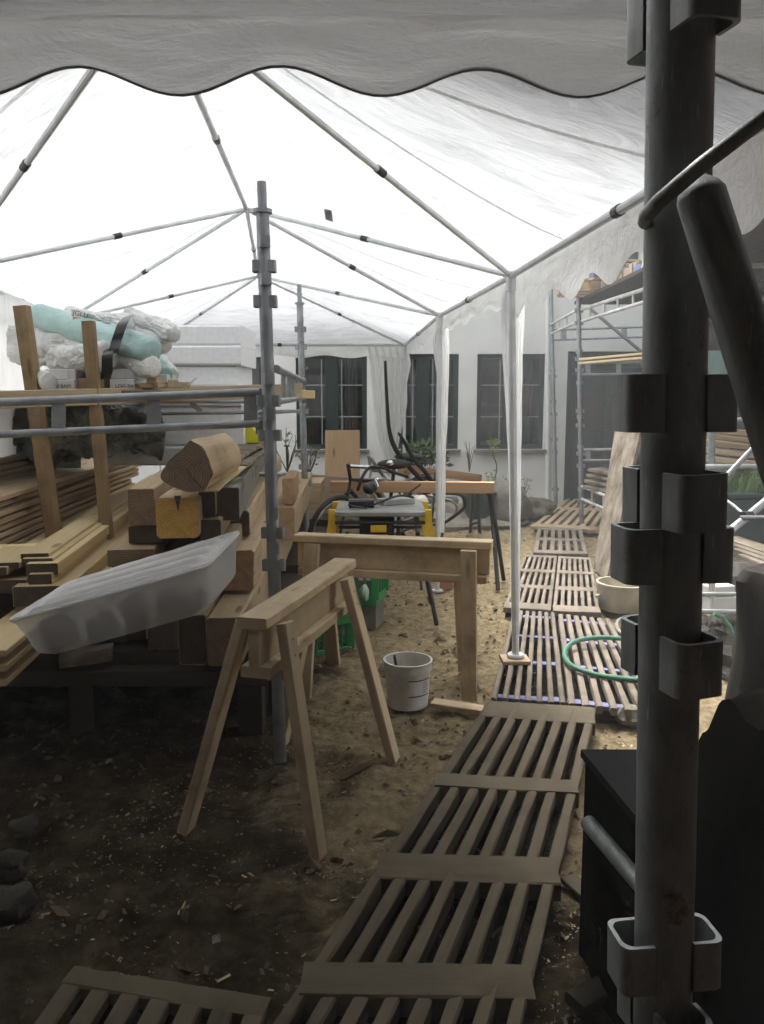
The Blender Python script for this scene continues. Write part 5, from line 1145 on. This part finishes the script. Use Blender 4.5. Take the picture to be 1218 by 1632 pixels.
for (x, y, Y_, h_, sp_, nl, lab) in ((458, 752, 6.9, .40, .15, 3, 'bare twiggy plant between the two grey posts'), (492, 758, 7.4, .28, .12, 5, 'small sparse plant right of the thinner post'), (748, 752, 10.2, .40, .08, 0, 'leafless twig against the white wall'), (833, 800, 9.6, .3, .14, 4, 'small yellowish weed growing by the boulder')):
    c = at(x, y, Y_); t = shrub(lab, c, h_, sp_, 7, nl, .045, LEAF if 'weed' not in lab else LEAFY, name='small_plant', cat='plant')
t = MB(); c = at(470, 765, 7.2); t.box((c.x, 7.2, c.z / 2), (.5, .5, c.z - .0)); tag(t.build('planter_box', W_brown), 'brown planter box under the two twiggy plants', 'planter')

# ------------------------------------------------------------ litter on the ground
def scatter(name, mat, n, xr, yr, s0, s1, lab, flat=.25, dens=None, cat='wood chips', elong=2.5):
    m = MB(); k = 0
    while k < n:
        x, y = random.uniform(*xr), random.uniform(*yr)
        if dens and random.random() > dens(x, y): continue
        k += 1; a = random.random() * 6.28; s = random.uniform(s0, s1) * (1 + (random.random() < .05) * 1.2); l = s * random.uniform(1, elong)
        u = V((math.cos(a), math.sin(a), random.gauss(0, .22))) * l; v_ = V((-math.sin(a), math.cos(a), random.gauss(0, .35))) * s * .5; c = V((x, y, gh(x, y) + s * flat * .6)); h = Z * s * flat
        m.add([c - u - v_, c + u * .8 - v_, c + u + v_, c - u * .7 + v_, c + h * random.uniform(.5, 1.3)], [(0, 1, 4), (1, 2, 4), (2, 3, 4), (3, 0, 4), (0, 3, 2, 1)])
    o = m.build(name, mat, None, .1); o['kind'] = 'stuff'; o['label'] = lab; return o
CHIP = plain('pale_wood_chip', (.62, .5, .33), (.38, .28, .16), .9, 0, 30, 0)
def dn(x, y):
    return .07 + .93 * max(0, NZ.noise(V((x * 2.7, y * 2.7, 8))) + .12) * 1.6 * min(1, max(.10, (x + 1.4) / 1.5))
scatter('wood_chips', CHIP, 9000, (-1.6, 1.3), (1.5, 6.5), .0012, .0042, 'pale wood chips scattered over the trodden earth', dens=dn)
scatter('bark_crumbs', plain('bark_crumb', (.13, .09, .055), (.07, .05, .03), .95, 0, 20, 0), 900, (-1.8, 1.4), (1.5, 8), .002, .008, 'dark bark crumbs scattered over the trodden earth', flat=.8, elong=1.6)
scatter('pebbles', STONE, 500, (-1.8, 1.6), (1.5, 9), .004, .012, 'small pebbles in the trodden earth', flat=.9, elong=1.3)
scatter('bark_strips', plain('bark_strip', (.12, .075, .04), (.06, .04, .02), .95, 0, 20, 0), 90, (-1.3, .7), (2.0, 6.5), .012, .022, 'curled bark strips scattered over the trodden earth', flat=.7, elong=3)
scatter('soil_clods', plain('soil_clod', (.20, .15, .09), (.10, .075, .045), .95, 0, 20, .6, .004), 1300, (-1.6, 1.0), (1.5, 6.5), .004, .015, 'crumbly earth clods on the trodden ground', flat=.9, elong=1.4, dens=lambda x, y: max(.05, NZ.noise(V((x * 2.1, y * 2.1, 30))) + .2))
scatter('sawdust_crumbs', plain('sawdust_crumb', (.60, .47, .27), (.42, .31, .17), .95, 0, 20, 0), 7000, (-.9, 1.0), (1.6, 5.5), .0012, .0032, 'yellow sawdust crumbs around the trestles', flat=.7, elong=1.5, dens=lambda x, y: max(.03, NZ.noise(V((x * 1.9, y * 1.9, 12))) * 1.5 + .25))
for (x, y, r_, lab) in ((20, 1455, .07, 'pale round stone at the lower left edge'), (12, 1390, .06, 'grey stone above the round one at the lower left edge'), (40, 1330, .05, 'smaller stone in the dark at the left edge')):
    m = MB(); m.blob(gp(x, y) + Z * r_ * .4, (r_, r_ * .9, r_ * .65), 20, 14, .35, 1.5, .06); tag(m.build('stone', MUDSTONE), lab, 'stone', 'stones at the left edge')

# ------------------------------------------------------------ milky volume added to imitate lens glare
HZ = 0.014
m = MB(); m.prism([(-130, -70, -2), (130, -70, -2), (130, 210, -2), (-130, 210, -2)], (0, 0, 11)); hz = m.build('glare_volume', BAG); hz['kind'] = 'stuff'; hz['label'] = 'thin milky haze added to imitate lens glare'
hm = bpy.data.materials.new('glare_haze'); hm.use_nodes = True; n_ = hm.node_tree.nodes; n_.remove(n_['Principled BSDF']); pv = n_.new('ShaderNodeVolumePrincipled')
pv.inputs['Density'].default_value = HZ; pv.inputs['Color'].default_value = (.9, .93, .95, 1); hm.node_tree.links.new(pv.outputs[0], n_['Material Output'].inputs['Volume'])
hz.data.materials.clear(); hz.data.materials.append(hm)
